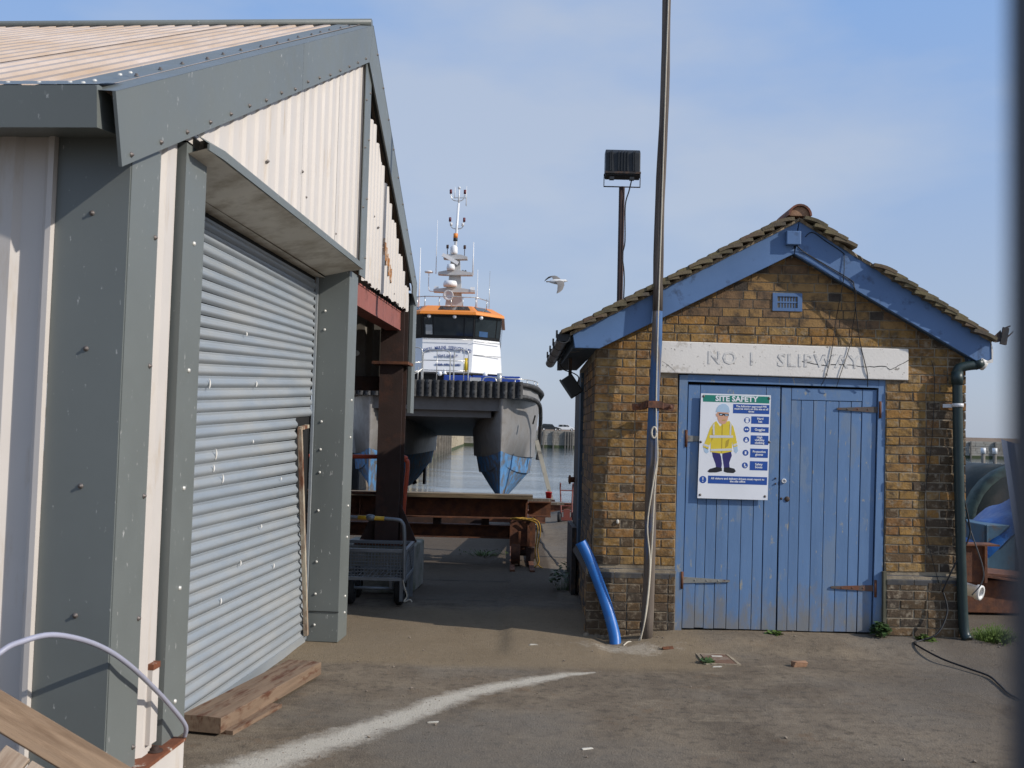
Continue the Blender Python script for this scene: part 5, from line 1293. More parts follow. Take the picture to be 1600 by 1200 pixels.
mb.tube(smoothpath(pts, 5), .009, 5); mb.tube(smoothpath([(.2, 12.5, .6), (.36, 12.47, .59), (.40, 12.46, .45), (.37, 12.46, .25), (.39, 12.46, .08), (.33, 12.44, .012)], 5), .009, 5)
o = mb.build('yellow_rope', YROPE); o.location = (.2, 12.6, .6); tag(o, 'tangled yellow rope draped over the rusty bogie of the cradle', 'rope')
# red bucket on a lone beam further down
bo_ = Vector((1.25, 24, 0))
b2 = thing('loose_beam', 'rusty steel beam end jutting out over the slipway edge, under the red bucket', 'steel beam', tuple(bo_))
mb = MB(bo_); ibeam(mb, (-2.0, 24, -.075), (1.54, 24, -.075), .26, .22, .02); mb.build('beam', RUST, b2)
mb = MB(bo_); mb.box(.80, 1.10, 23.9, 24.1, .056, .124); mb.box(.45, .9, 23.88, 24.0, -.30, -.02); mb.box(-1.5, -1.3, 23.9, 24.1, -1.3, -.21); mb.box(1.3, 1.45, 23.9, 24.1, -3.9, -.21); mb.build('beam_packing', RUSTD, b2)
bk = thing('red_bucket', 'small red bucket standing on the rusty beam above the water', 'bucket', (.95, 24, .125))
mb = MB(); mb.lathe([(.001, .0), (.058, .0), (.078, .175), (.083, .175), (.083, .185), (.073, .185), (.056, .01), (.001, .01)], (0, 0, 0), 16); mb.build('pail', REDB, bk)
mb = MB(); mb.tube([(.085 * math.cos(a), -.03, .17 - .05 * math.sin(a)) for a in [math.pi * i / 10 for i in range(11)]], .003, 5); mb.build('handle', STEELG, bk)
# red sack barrow
so = Vector((1.10, 19.1, 0))
sb = thing('sack_barrow', 'small red two-wheeled barrow standing on the quay edge by the brick workshop', 'barrow', tuple(so))
mb = MB(so)
for s in (-1, 1): mb.tube(smoothpath([(1.10 + s * .10, 19.0, .10), (1.10 + s * .11, 19.12, .45), (1.10 + s * .12, 19.2, .66), (1.10 + s * .12, 19.12, .75)], 4), .014, 6)
for z in (.22, .33, .62): mb.bar((.98, 19.08, z), (1.22, 19.08, z), .02, .02)
mb.build('frame', REDM, sb)
mb = MB(so); mb.box(1.0, 1.20, 18.92, 19.06, .06, .12); mb.box(1.04, 1.16, 18.93, 18.98, .12, .27); mb.build('toe_plate', REDM, sb)
for s in (-1, 1):
    mb = MB(so); mb.lathe([(.02, -.03), (.10, -.03), (.11, 0), (.10, .03), (.02, .03)], (1.10 + s * .14, 19.02, .11), 16, (1, 0, 0)); mb.build('wheel', RUBBER, sb)
po_ = Vector((1.6, 33, -.9))
mb = MB(po_); mb.bar((.86, 32.98, 1.50), (1.55, 33, -.98), .13, .13)
o = mb.build('timber_prop', mat('pale_prop', (.42, .38, .30), .85, var=.2, vs=3, dirt=(.12, .10, .08), amt=.2, ds=2.5, soft=.04)); o.location = po_; tag(o, 'long pale timber prop leaning against the right side of the boat hull', 'prop')

# ------------------------------------------------------------------ catamaran work boat
BO = Vector((-2.44, 32.0, -.33))
bt = thing('work_boat', 'grey aluminium catamaran work boat with white wheelhouse and orange roof on the slipway', 'boat', tuple(BO))
bt.rotation_euler = (0, 0, 0)
def bm_(): return MB(BO)
def wz(z): return z - .33
# demihull sections
YS = [0, .08, .18, .3, .45, .65, .9, 1.2, 1.6, 2.0, 2.5, 3.0, 3.6, 4.2, 7, 11, 15.5]
def fb(y, p=.55): return min(1.0, (max(y, 0) / 4.2)) ** p
def hull(cx, s):       # s=+1 outer to the right
    # control rows: (offset factor outer/inner, z) bottom up
    def sec(y, side):
        out = side == s
        f1, f2, f3 = fb(y, .95), fb(y, .85), fb(y, .62)
        drop = 1 - math.exp(-y / 1.6)
        stem = .55
        zc = 1.46 - .30 * drop; zk = 1.14 - .58 * drop
        w_top = 1.32 if out else .50; w_ch = 1.10 if out else .92; w_md = w_ch * .45 + w_top * .55 if out else 1.06; w_k = .95 if out else .72
        row = [(0.015, -.42), (.56 * w_k * f1, zk * .52 - .20), (w_k * f1, zk), (w_k * f1 + .09 * f1, zk + .02), (w_ch * f2, zc), (w_ch * f2 + .09 * f2, zc + .02),
               (w_md * f3 + .02, 2.15), (w_top * f3 + .02, 3.15)]
        return row
    def rake(y, z): return y + .35 * (1 - min(z, 3.15) / 3.15) ** 1.0 * math.exp(-y * .8)
    lo_rows, hi_rows = [], []
    for y in YS:
        A, Bs = sec(y, s), sec(y, -s)
        P = [(cx - s * o_, 32 + rake(y, z), wz(z)) for o_, z in Bs[::-1]] + [(cx + s * o_, 32 + rake(y, z), wz(z)) for o_, z in A]
        n = len(A)
        lo_rows.append(P[n - 5:n + 5]); hi_rows.append((P[:n - 4], P[n + 4:]))
    m = bm_(); m.grid(lo_rows, False); soft(m.build('hull_bottom', ANTI, bt), 28)
    m = bm_(); m.grid([h[0] for h in hi_rows], False); m.grid([h[1] for h in hi_rows], False)
    # rounded stem between the two sides
    st = []
    for j in range(len(hi_rows[0][0])):
        a, c = hi_rows[0][0][j], hi_rows[0][1][-1 - j]
        st.append([a, c])
    m.grid(st, False)
    for q in m.f: pass
    m.sm = [True] * len(m.sm)
    return soft(m.build('hull_side', ALU, bt), 60)
hull(-.31, 1); hull(-4.57, -1)
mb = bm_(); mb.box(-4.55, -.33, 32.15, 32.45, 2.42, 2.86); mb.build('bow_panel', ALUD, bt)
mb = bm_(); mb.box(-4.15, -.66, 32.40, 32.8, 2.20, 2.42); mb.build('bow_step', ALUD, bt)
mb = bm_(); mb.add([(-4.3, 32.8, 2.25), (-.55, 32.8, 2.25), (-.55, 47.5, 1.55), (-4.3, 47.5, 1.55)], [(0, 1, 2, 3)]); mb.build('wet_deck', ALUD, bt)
mb = bm_()     # deck with rounded bow shoulders
dk = [(-5.15, 32.0), (.28, 32.0), (.62, 32.5), (.88, 33.4), (1.0, 35), (1.0, 47.5), (-5.88, 47.5), (-5.88, 35), (-5.76, 33.4), (-5.5, 32.5)]
mb.prism(dk, 2.84, 3.33, 'z'); mb.build('deck', ALU, bt)
mb = bm_(); mb.box(.52, .62, 32.62, 32.72, 1.9, 2.2); 
mb = bm_(); mb.tube(smoothpath([(.30, 32.02, 3.27), (.55, 32.25, 3.26), (.83, 32.9, 3.20), (1.03, 34.2, 3.10), (1.05, 36, 3.05), (1.05, 47, 3.0)], 6), .085, 10); mb.build('side_fender', FENDER, bt)
mb = bm_(); mb.tube(smoothpath([(.20, 32.0, 2.90), (.5, 32.15, 2.88), (.80, 32.7, 2.80), (.97, 33.8, 2.66), (1.02, 34.4, 2.35), (1.03, 35.0, 1.9), (1.02, 35.4, 1.2), (.97, 35.4, .8)], 6), .07, 10); mb.build('side_fender', FENDER, bt)
mb = bm_(); mb.tube(smoothpath([(-5.2, 32.02, 3.27), (-5.45, 32.25, 3.26), (-5.7, 32.9, 3.20), (-5.93, 34.2, 3.10), (-5.95, 47, 3.0)], 6), .125, 10); mb.build('side_fender', FENDER, bt)
mb = bm_(); mb.obox((.76, 32.9, 2.18), (.05, .12, .30), rotm('Y', 14)); mb.build('hawse_slot', DARK, bt)
mb = bm_(); mb.box(-5.15, .28, 31.99, 32.05, 2.85, 3.36); mb.build('fender_backing', FENDER, bt)
# fender pads with bolt holes
mb = MB(); pr = [(.098 * math.cos(a) * 1.0, -.11 * math.sin(a) - .04) for a in [math.pi * i / 8 for i in range(9)]]
mb.prism([(.1, .02)] + pr + [(-.1, .02)], -.27, .27, 'z'); mb.m = 1
for z in (-.16, 0, .16): mb.lathe([(.026, 0), (.026, .006), (.001, .006)], (0, -.148, z), 8, (0, -1, 0))
pad = mb.build('fender_pad', [FENDER, DARK], bt)
for k in range(23):
    loc = (-5.12 + k * .2445 - BO.x, -.0, 3.10 - BO.z)
    if k == 0: pad.location = loc
    else: inst(pad, 'fender_pad', bt, loc, (0, 0, RND.uniform(-.06, .06)))
# wheelhouse
WX, WY = -2.45, 37.2
def ring(hw_f, hw, yf_, ys, z): return [(WX - hw, ys, z), (WX - hw_f, yf_, z), (WX + hw_f, yf_, z), (WX + hw, ys, z), (WX + hw, ys + 4.2, z), (WX - hw, ys + 4.2, z)]
R0 = ring(.92, 2.03, 36.95, 38.0, 3.95); R1 = ring(.96, 1.93, 37.2, 38.05, 5.22); R2 = ring(.95, 1.92, 37.26, 38.1, 5.24); R3 = ring(.98, 2.0, 36.98, 37.95, 6.12)
R4 = ring(1.05, 2.1, 36.8, 37.85, 6.10); R5 = ring(1.03, 2.08, 36.82, 37.87, 6.20); R6 = ring(.82, 1.6, 37.5, 38.3, 6.50)
def shell(m, A, B):
    m.add(A + B, [(i, (i + 1) % 6, 6 + (i + 1) % 6, 6 + i) for i in range(6)])
mb = bm_(); shell(mb, R0, R1); mb.add(R0, [list(range(6))]); mb.build('cabin', BWHITE, bt)
mb = bm_(); mb.box(WX - 1.4, WX + 1.9, 38.1, 42, 3.3, 3.96); mb.build('cabin_base', BFRAME, bt)
mb = bm_(); shell(mb, R2, R3); mb.add(R3, [list(range(6))]); mb.add(R1, [list(range(6))]); mb.build('window_frame', BFRAME, bt)
def lerp(a, b, t): return tuple(a[i] + (b[i] - a[i]) * t for i in range(3))
def facet(i, u0, u1, v0, v1, off, m_, nm, A=R2, B=R3):
    a0, a1, b0, b1 = A[i], A[(i + 1) % 6], B[i], B[(i + 1) % 6]
    P = lambda u, v: Vector(lerp(lerp(a0, a1, u), lerp(b0, b1, u), v))
    n = (P(1, 0) - P(0, 0)).cross(P(0, 1) - P(0, 0)).normalized()
    q = [P(u0, v0) + n * off, P(u1, v0) + n * off, P(u1, v1) + n * off, P(u0, v1) + n * off]
    m = bm_(); m.add(q + [p - n * off * .9 for p in q], [(0, 1, 2, 3), (4, 5, 6, 7)] + [(k, (k + 1) % 4, 4 + (k + 1) % 4, 4 + k) for k in range(4)]); return m.build(nm, m_, bt)
for i, u0, u1 in ((0, .08, .94), (1, .03, .195), (1, .215, .80), (1, .82, .98), (2, .05, .80), (2, .84, .96), (3, .05, .45), (3, .5, .9), (5, .05, .9)):
    facet(i, u0, u1, .12, .88, .012, BGLASS, 'window')
facet(1, .06, .19, .15, .55, .015, mat('paper', (.35, .36, .36), .6, bump=0), 'paper_notice')
facet(2, .20, .52, .12, .34, .015, mat('blue_box', (.04, .10, .22), .5, bump=0), 'blue_case')
mb = bm_(); shell(mb, R4, R5); shell(mb, R5, R6); mb.add(R6, [list(range(6))]); mb.add(R4, [list(range(6))]); mb.build('roof', ORANGE, bt)
for i, u0, u1 in ((1, .30, .92), (2, .12, .62), (0, .3, .85)): facet(i, u0, u1, .25, .9, .012, BGLASS, 'roof_window', R5, R6)
for x in (-3.16, -2.20, -1.22):
    mb = bm_(); yy = 36.9 if x < -1.5 else 37.1; mb.lathe([(.001, .05), (.05, .05), (.075, .0), (.06, -.07), (.001, -.08)], (x, yy, 6.02), 12, (0, -1, 0)); mb.build('work_lamp', BWHITE, bt)
mb = bm_()
for i, z in ((1, 5.18), (1, 4.55), (2, 5.12), (2, 4.62)):
    a, c = ((-3.4, 37.08, z), (-1.5, 37.08, z)) if i == 1 else ((-1.47, 37.08, z), (-.45, 37.9, z))
    if i == 1 and z < 5: continue
    mb.tube([a, c], .014, 5)
mb.build('grab_rail', STAIN, bt)
cs = [c for c in 'EXCEL MARINE SERVICES LTD']
ph = 36.95 + .25 * ((4.62 - 3.95) / 1.27) - .03
for k, ch in enumerate(cs):
    if ch == ' ': continue
    t = (k - 12) / 12
    text(ch, .175, (-2.46 + t * .86, 37.055, 4.86 - .12 * t * t), bt, TXTB, .006, 'CENTER', 'lettering', 1, .62, .012, 0, BO, -t * .22)
text('BOAT DIRECT', .10, (-2.45, 37.02, 4.56), bt, TXTB, .004, 'CENTER', 'lettering', 1.1, 1.15, .012, 0, BO)
text('MOB: 07815 41871', .095, (-2.40, 36.98, 4.22), bt, TXTB, .004, 'CENTER', 'lettering', 1.1, 1.15, .012, 0, BO)
# deck railing, lockers and fittings
mb = bm_(); Yr = 33.0
xs_ = [-3.15, -2.93, -2.46, -2.0, -1.95, -1.62, -1.48]
def loopr(xa, xb, zt, zb=3.33): mb.tube(smoothpath([(xa, Yr, zb), (xa, Yr, zt - .2), (xa + .06, Yr, zt - .04), (xa + .2, Yr, zt), (xb - .2, Yr, zt), (xb - .06, Yr, zt - .04), (xb, Yr, zt - .2), (xb, Yr, zb)], 4), .022, 6)
loopr(-2.98, -2.08, 4.42); loopr(-1.95, -1.47, 4.46); loopr(-3.9, -3.02, 4.5)
for z in (3.75, 4.08): mb.tube([(-3.0, Yr, z), (-1.47, Yr, z)], .017, 6)
for x in (-2.52, -1.62): mb.tube([(x, Yr, 3.33), (x, Yr, 4.42)], .017, 6)
for x in (-4.3, -3.6, -3.3, -3.14): mb.tube([(x, Yr, 3.33), (x, Yr, 3.85)], .017, 6)
mb.tube([(-4.4, Yr, 3.85), (-3.0, Yr, 4.02)], .017, 6); mb.tube([(-4.3, Yr, 3.6), (-3.0, Yr, 3.72)], .017, 6); mb.tube([(-3.6, Yr, 3.36), (-3.0, Yr, 3.8)], .017, 6)
loopr(-1.0, -.5, 3.56); 
mb.tube(smoothpath([(-.25, 32.5, 3.50), (.45, 32.8, 3.50), (.85, 33.8, 3.48), (.9, 36, 3.45)], 4), .018, 6)
for x, y in ((.1, 32.6), (.5, 32.95), (.75, 33.5), (.88, 34.2), (.9, 35)): mb.tube([(x, y, 3.3), (x, y, 3.49)], .015, 5)
for x in (-4.9, -4.6): mb.tube([(x, 32.5, 3.3), (x, 32.5, 3.48)], .015, 5)
mb.tube([(-5.3, 32.5, 3.48), (-3.6, 32.5, 3.49)], .015, 5)
mb.build('deck_railing', STAIN, bt)
mb = bm_(); mb.box(-2.35, -1.4, 34.0, 34.8, 3.33, 3.66); mb.build('deck_locker', BBLUE, bt, bevel=.03)
mb = bm_(); mb.box(-1.38, .28, 34.2, 35.0, 3.33, 3.68); mb.build('deck_locker', BBLUE, bt, bevel=.03)
mb = bm_(); mb.box(-1.42, -1.05, 33.2, 33.5, 3.33, 3.55); mb.build('winch_box', MASTG, bt)
for x in (-.42, -5.02):
    mb = bm_(); mb.cyl((x, 32.7, 3.32), (x, 32.7, 3.68), .08, 12); mb.bar((x - .17, 32.7, 3.54), (x + .17, 32.7, 3.54), .04, .04); mb.build('bollard', STAIN, bt)
mb = bm_(); mb.tube([(-1.55, 33.05, 3.72), (-1.55, 33.05, 4.18)], .075, 8); mb.build('yellow_case', BYEL, bt)
mb = bm_(); mb.lathe([(.02, .18), (.05, .12), (.06, .05), (.10, 0), (.001, 0)], (-2.30, 33.6, 3.66), 12); mb.build('deck_bell', BWHITE, bt)
for x in (-2.68, -1.0):
    mb = bm_(); mb.ell((x, 36.6, 3.86), (.09, .08, .09), 10, 7); mb.build('deck_lamp', BWHITE, bt)
# mast
MX, MY = -2.40, 39.0
mb = bm_(); mb.prism([(MX - .36, 6.4), (MX + .40, 6.4), (MX + .30, 7.3), (MX + .20, 8.65), (MX - .14, 8.65), (MX - .24, 7.3)], MY, MY + .5, 'y'); mb.build('mast_trunk', MASTG, bt)
for z, xl, xr in ((7.25, -3.18, -1.55), (7.94, -3.02, -1.66), (8.57, -2.82, -1.88)):
    mb = bm_(); c = MX
    mb.prism([(xl, z - .04), (xl, z + .05), (c - .25, z + .13), (c + .25, z + .13), (xr, z + .05), (xr, z - .04), (c + .28, z - .05), (c - .28, z - .05)], MY - .28, MY + .1, 'y'); mb.build('cross_arm', MASTG, bt)
mb = bm_(); mb.cyl((MX + .0, MY, 8.6), (MX + .10, MY, 10.8), .06, 8, .045); mb.cyl((MX + .10, MY, 10.8), (MX + .11, MY, 11.35), .03, 8); mb.build('pole_mast', BWHITE, bt)
mb = bm_(); mb.cyl((MX + .015, MY, 9.4), (MX + .02, MY, 9.58), .09, 10); mb.build('beacon', ORANGE, bt)
mb = bm_(); mb.cyl((MX + .012, MY, 9.28), (MX + .015, MY, 9.4), .09, 10); mb.build('beacon_base', BLACK, bt)
for z, w in ((9.78, .46), (10.9, .46)):
    mb = bm_(); mb.tube(smoothpath([(MX + .06 - w / 2 - .05, MY, z + .28), (MX + .06 - w / 2, MY, z + .08), (MX + .06 - w / 4, MY, z), (MX + .06 + w / 4, MY, z), (MX + .06 + w / 2, MY, z + .08), (MX + .06 + w / 2 + .05, MY, z + .28)], 4), .018, 5); mb.build('lamp_bracket', STAIN, bt)
    for s in (-1, 1):
        mb = bm_(); mb.cyl((MX + .06 + s * (w / 2 + .05), MY, z + .28), (MX + .06 + s * (w / 2 + .05), MY, z + .44), .05, 8); mb.build('nav_lamp', mat('nav_lamp_red', (.12, .015, .02), .4, bump=0), bt)
        if z < 10: 
            mb = bm_(); mb.cyl((MX + .06 + s * (w / 2 + .0), MY - .05, z + .1), (MX + .06 + s * (w / 2 + .0), MY - .05, z + .22), .05, 8); mb.build('nav_lamp', PSIL, bt)
for s in (-1, 1):
    mb = bm_(); mb.cyl((MX + .05 + s * .34, MY, 8.66), (MX + .05 + s * .34, MY, 8.98), .015, 6); mb.cyl((MX + .05 + s * .34, MY, 8.98), (MX + .05 + s * .34, MY, 9.12), .05, 8); mb.build('nav_lamp', RUSTD, bt)
mb = bm_(); mb.bar((MX - .1, MY, 11.02), (MX + .42, MY, 11.02), .03, .03); mb.build('aerial_bracket', STAIN, bt)
mb = bm_(); mb.ell((MX + .11, MY, 11.42), (.06, .06, .06), 8, 6); mb.build('wind_sensor', PSIL, bt)
for (x, z0_, z1_, r_2, yy) in ((MX - .06, 11.0, 11.45, .02, MY), (MX + .40, 10.7, 11.5, .022, MY), (-3.12, 7.95, 10.1, .018, MY), (-3.72, 6.4, 8.9, .03, 38.6), (-4.0, 6.3, 8.05, .015, 38.4), (-1.66, 7.95, 9.25, .032, MY), (-1.45, 6.4, 8.1, .02, 38.6), (-.98, 6.0, 8.1, .016, 38.9)):
    mb = bm_(); mb.cyl((x, yy, z0_), (x + .0, yy, z1_), r_2, 6, r_2 * .6); mb.build('whip_aerial', BWHITE if r_2 > .017 else STAIN, bt)
mb = bm_(); mb.tube([(MX - .02, MY - .2, 8.72), (MX - .02, MY - .2, 8.78), (MX - .02, MY - .2, 9.0), (MX - .02, MY - .2, 9.08)], [.13, .15, .14, .05], 12); mb.build('satellite_dome', BWHITE, bt)
mb = bm_(); mb.bar((MX - .46, MY - .3, 8.68), (MX + .16, MY - .3, 8.34), .1, .13); mb.build('radar_scanner', BWHITE, bt)
mb = bm_(); mb.lathe([(.001, .25), (.14, .22), (.17, .08), (.15, 0), (.001, 0)], (MX - .12, MY - .3, 8.07), 14); mb.build('radar_gearbox', BWHITE, bt)
mb = bm_(); mb.lathe([(.001, .26), (.24, .22), (.28, .10), (.26, 0), (.001, 0)], (MX - .12, MY - .35, 7.40), 16); mb.build('radar_dome', BWHITE, bt)
mb = bm_(); mb.lathe([(.06, .1), (.14, .0), (.21, -.12), (.20, -.15), (.10, -.05), (.001, -.03)], (MX - .18, MY - .35, 7.05), 14, (0, 1, 0)); mb.build('horn', PSIL, bt)
mb = bm_(); mb.ell((MX - .12, MY - .5, 6.55), (.16, .14, .10), 10, 6); mb.build('searchlight', BWHITE, bt)
mb = bm_(); mb.tube(smoothpath([(-3.18, MY, 7.25), (-3.36, MY, 7.28), (-3.40, MY, 7.5), (-3.40, MY, 8.0)], 4), .018, 5); mb.lathe([(.001, .06), (.16, .05), (.18, .02), (.16, -.01), (.001, -.02)], (-3.40, MY, 8.0), 12); mb.build('gps_dish', BWHITE, bt)
for x in (-3.08, -1.66):
    mb = bm_(); mb.box(x - .08, x + .08, MY - .1, MY + .05, 7.32, 7.45); mb.build('deck_flood', BWHITE, bt)
for x in (-2.05, -1.95):
    mb = bm_(); mb.ell((x, MY - .1, 8.07), (.045, .045, .05), 7, 5); mb.build('speaker', BLACK, bt)
mb = bm_()
zr = 6.86
mb.tube([(-3.75, 37.9, zr), (-3.4, 37.6, zr), (-1.45, 37.6, zr), (-1.0, 38.2, zr - .05)], .02, 6)
for x in (-3.72, -3.4, -2.85, -2.4, -1.95, -1.46, -1.05): mb.tube([(x, 37.65 if -3.5 < x < -1.4 else 37.95, 6.42), (x, 37.62 if -3.5 < x < -1.4 else 37.95, zr)], .018, 5)
mb.build('roof_railing', STAIN, bt)
# stern gear seen below the left hull
for X in (-4.57, -.31):
    mb = bm_(); mb.box(X - .05 + (.55 if X < -2 else 0), X + .05 + (.55 if X < -2 else 0), 46.6, 47.3, -.75, .5); mb.build('rudder', RUSTD, bt)
    mb = bm_()
    for k in range(4):
        a = k * math.pi / 2 + .4; mb.obox((X + .22 * math.cos(a), 46.5, -.35 + .22 * math.sin(a)), (.40, .05, .22), rotm('Y', -math.degrees(a)) @ rotm('X', 25))
    mb.cyl((X, 46.3, -.35), (X, 46.8, -.35), .09, 10); mb.build('propeller', RUSTD, bt)
mb = bm_()    # frame ribs panel inside the left hull (lighter plates)
for r in range(3):
    for c in range(2):
        mb.obox((-3.585, 40.2 + c * 2.4, 1.80 - r * .36 - c * .05), (.02, 2.3, .32))
mb.build('hull_plate', mat('pale_plate', (.33, .38, .42), .6, var=.15, vs=2, bump=0), bt)

# ------------------------------------------------------------------ harbour walls
QW = thing('quay_wall', 'pale stone quay wall with timber piles running away behind the boat', 'wall', (-7.2, 74, 0))
q0, q1 = Vector((-7.2, 40, 0)), Vector((-13.0, 320, 0))
qo = Vector((-7.2, 74, 0)); qd = (q1 - q0); qn = Vector((qd.y, -qd.x, 0)).normalized()
mb = MB(qo); rr = random.Random(8)
for row in range(7):
    t = 0
    while t < .55:
        L = rr.uniform(.005, .009); a, c = q0 + qd * t, q0 + qd * (t + L * .94); d = qn * rr.uniform(.0, .08); z = -.7 + row * .42
        vs = [a + d + Vector((0, 0, z)), c + d + Vector((0, 0, z)), c + d + Vector((0, 0, z + .38)), a + d + Vector((0, 0, z + .38))]
        vs += [v - qn * .2 for v in vs]; mb.add(vs, [(0, 1, 2, 3), (0, 1, 5, 4), (2, 3, 7, 6), (1, 2, 6, 5), (3, 0, 4, 7)]); t += L
mb.build('stone_courses', STONEL, QW, kind='stuff')
mb = MB(qo); mb.add([q0 + Vector((0, 0, -4)), q1 + Vector((0, 0, -4)), q1 + Vector((0, 0, 2.3)), q0 + Vector((0, 0, 2.3)), q0 + Vector((-40, 0, 2.3)), q1 + Vector((-40, 0, 2.3))], [(0, 1, 2, 3), (3, 2, 5, 4)]); mb.build('wall_core', STONEL, QW)
mb = MB(qo); mb.add([q0 + qn * .1 + Vector((0, 0, -2)), q1 + qn * .1 + Vector((0, 0, -2)), q1 + qn * .1 + Vector((0, 0, -.7)), q0 + qn * .1 + Vector((0, 0, -.7))], [(0, 1, 2, 3)]); mb.build('algae_band', WEEDM, QW)
for k in range(16):
    p = q0 + qd * (.02 + k * .026); mb = MB(qo); mb.box(p.x + .05, p.x + .40, p.y - .2, p.y + .2, -3, 2.2); mb.build('timber_pile', PILE, QW)
PY = 242.0
pr_ = thing('harbour_pier', 'long grey stone harbour pier with parapet on the far side of the water', 'pier', (30, PY, 0))
po2 = Vector((30, PY, 0))
mb = MB(po2); mb.box(-90, 260, PY + .3, PY + 14, -4, 3.0); mb.build('pier_core', STONE, pr_)
mb = MB(po2); rr = random.Random(4)
for row in range(6):
    x = -20 + rr.random()
    while x < 150:
        if 30 < x < 95: x += 3; continue
        L = rr.uniform(1.2, 2.6); mb.box(x, x + L - .07, PY + rr.uniform(0, .1), PY + .5, -.5 + row * .58, -.5 + row * .58 + .53); x += L
mb.build('stone_courses', STONE, pr_, kind='stuff')
mb = MB(po2); mb.box(-90, 260, PY + .05, PY + .4, -2, -.5); mb.build('algae_band', WEEDM, pr_)
mb = MB(po2); mb.box(-90, 260, PY + 12.5, PY + 13.2, 3.0, 4.0); mb.build('parapet', mat('parapet_brick', (.27, .21, .17), .9, var=.2, vs=.3), pr_)
for x in (8.0, 10.4, 13.3, 14.0, 14.6, 15.1, 20, 26, 100, 106, 112, 118, 124):
    mb = MB(po2); mb.box(x - .14, x + .14, PY - .45, PY - .05, -3, 2.9); mb.build('timber_pile', PILE, pr_)
def car(x, y, z, paint, nm, label, van=False):
    t = thing(nm, label, 'car', (x, y, z)); L = 4.6
    m = MB(); m.prism([(-2.3, .35), (2.3, .35), (2.32, .75), (1.35, .98), (-2.2, 1.0), (-2.32, .7)], -.9, .9, 'y'); m.build('body', paint, t, bevel=.06)
    m = MB(); m.prism([(-2.1, 1.0), (1.2, .98), (.55, 1.62), (-1.7, 1.68)], -.78, .78, 'y'); m.build('cabin', paint, t, bevel=.05)
    for a in ([(-1.9, 1.05), (-.75, 1.05), (-.75, 1.58), (-1.6, 1.58)], [(-.65, 1.05), (.25, 1.05), (.25, 1.55), (-.65, 1.58)], [(.33, 1.05), (.95, 1.05), (.5, 1.53), (.33, 1.53)]):
        m = MB(); m.prism(a, -.79, -.77, 'y'); m.build('window', BGLASS, t)
    for wx in (-1.45, 1.45):
        for wy in (-.85, .85):
            m = MB(); m.lathe([(.1, -.1), (.33, -.1), (.35, 0), (.33, .1), (.1, .1)], (wx, wy, .35), 14, (0, 1, 0)); w_ = m.build('wheel', RUBBER, t)
            m = MB(); m.lathe([(.001, 0), (.2, 0), (.2, .02)], (wx, wy * 1.12, .35), 10, (0, -1 if wy < 0 else 1, 0)); m.build('rim', PSIL, w_)
    return t
car(9.6, PY + 3, 3.0, CARD, 'parked_car', 'dark estate car parked on the far harbour pier')
car(13.6, PY + 4.5, 3.0, CARW, 'parked_car', 'white car parked behind the dark car on the far pier')
o = MB().box(-.6, .6, -.5, .5, 0, 1.2).box(-.65, .65, -.55, .55, 1.2, 1.3).build('pier_hut', BWHITE); o.location = (6.0, PY + 3, 3.0); tag(o, 'small white box left of the dark car on the far pier', 'hut')
for k, x in enumerate((28.55, 29.25)):
    t = thing('mooring_post', 'dark mooring post with a white top out in the water beyond the tank', 'mooring post', (x, 60, -1.5), group='white topped mooring posts')
    t['label'] = ('left' if k == 0 else 'right') + ' one of two dark mooring posts with white tops beyond the tank'
    m = MB(); m.cyl((0, 0, -2), (0, 0, 2.75), .11, 10); m.build('post', PILE, t)
    m = MB(); m.cyl((0, 0, 2.75), (0, 0, 3.1), .14, 10); m.build('post_cap', BWHITE, t)

# ------------------------------------------------------------------ clutter right of the workshop
tk_o = Vector((6.95, 13.0, 0))
tk = thing('round_tank', 'big dark green cylindrical tank lying on its side right of the brick workshop', 'tank', tuple(tk_o))
tc_ = Vector((6.80, 13.0, .62))
mb = MB(tk_o); mb.lathe([(.001, .10), (.5, .08), (.72, .03), (.80, 0.0), (.80, -2.6), (.001, -2.6)], tc_, 28, (0, -1, 0)); mb.build('shell', TANK, tk)
mb = MB(tk_o); mb.lathe([(.74, .03), (.82, .03), (.84, -.02), (.84, -.16), (.80, -.16)], tc_, 28, (0, -1, 0)); mb.build('rim', TANKR, tk)
mb = MB(tk_o); mb.prism([(6.2, 0), (7.4, 0), (7.2, .25), (6.4, .25)], 13.2, 13.5, 'y'); mb.build('saddle', RUSTD, tk)
tpo = Vector((5.5, 11.2, 0))
drum = thing('steel_hopper', 'dull blue steel hopper standing under the blue tarpaulin', 'hopper', (5.62, 11.3, 0))
mb = MB((5.62, 11.3, 0)); mb.prism([(5.22, 10.95), (6.0, 10.95), (6.0, 11.7), (5.22, 11.7)], 0, .80, 'z'); mb.box(5.235, 5.26, 10.93, 10.95, .1, .8); mb.box(5.6, 5.62, 10.93, 10.95, .1, .8); mb.build('hopper_box', DRUM, drum, bevel=.03)
mb = MB(tpo); rows = []
for i in range(17):
    s = i / 16; r0 = []
    for j in range(13):
        t = j / 12; x = 4.98 + 1.3 * s; y = 10.86 + 1.1 * t
        z = .66 + .50 * s + .10 * math.sin(3.2 * t) - .30 * (1 - s) ** 2 + .025 * math.sin(17 * s + 5 * t) + .02 * math.sin(31 * s - 3 * t)
        if j == 0: z -= .22 * abs(math.sin(9 * s)) * (.3 + .5 * s); y -= .02
        r0.append((x, y + .015 * math.sin(20 * s), z))
    rows.append(r0)
mb.grid(rows); o = mb.build('blue_tarpaulin', TARP); o.location = tpo; tag(o, 'crumpled bright blue tarpaulin draped over the hopper and tank', 'tarpaulin')
sd = o.modifiers.new('thickness', 'SOLIDIFY'); sd.thickness = .006
ibo = Vector((4.5, 9.7, 0))
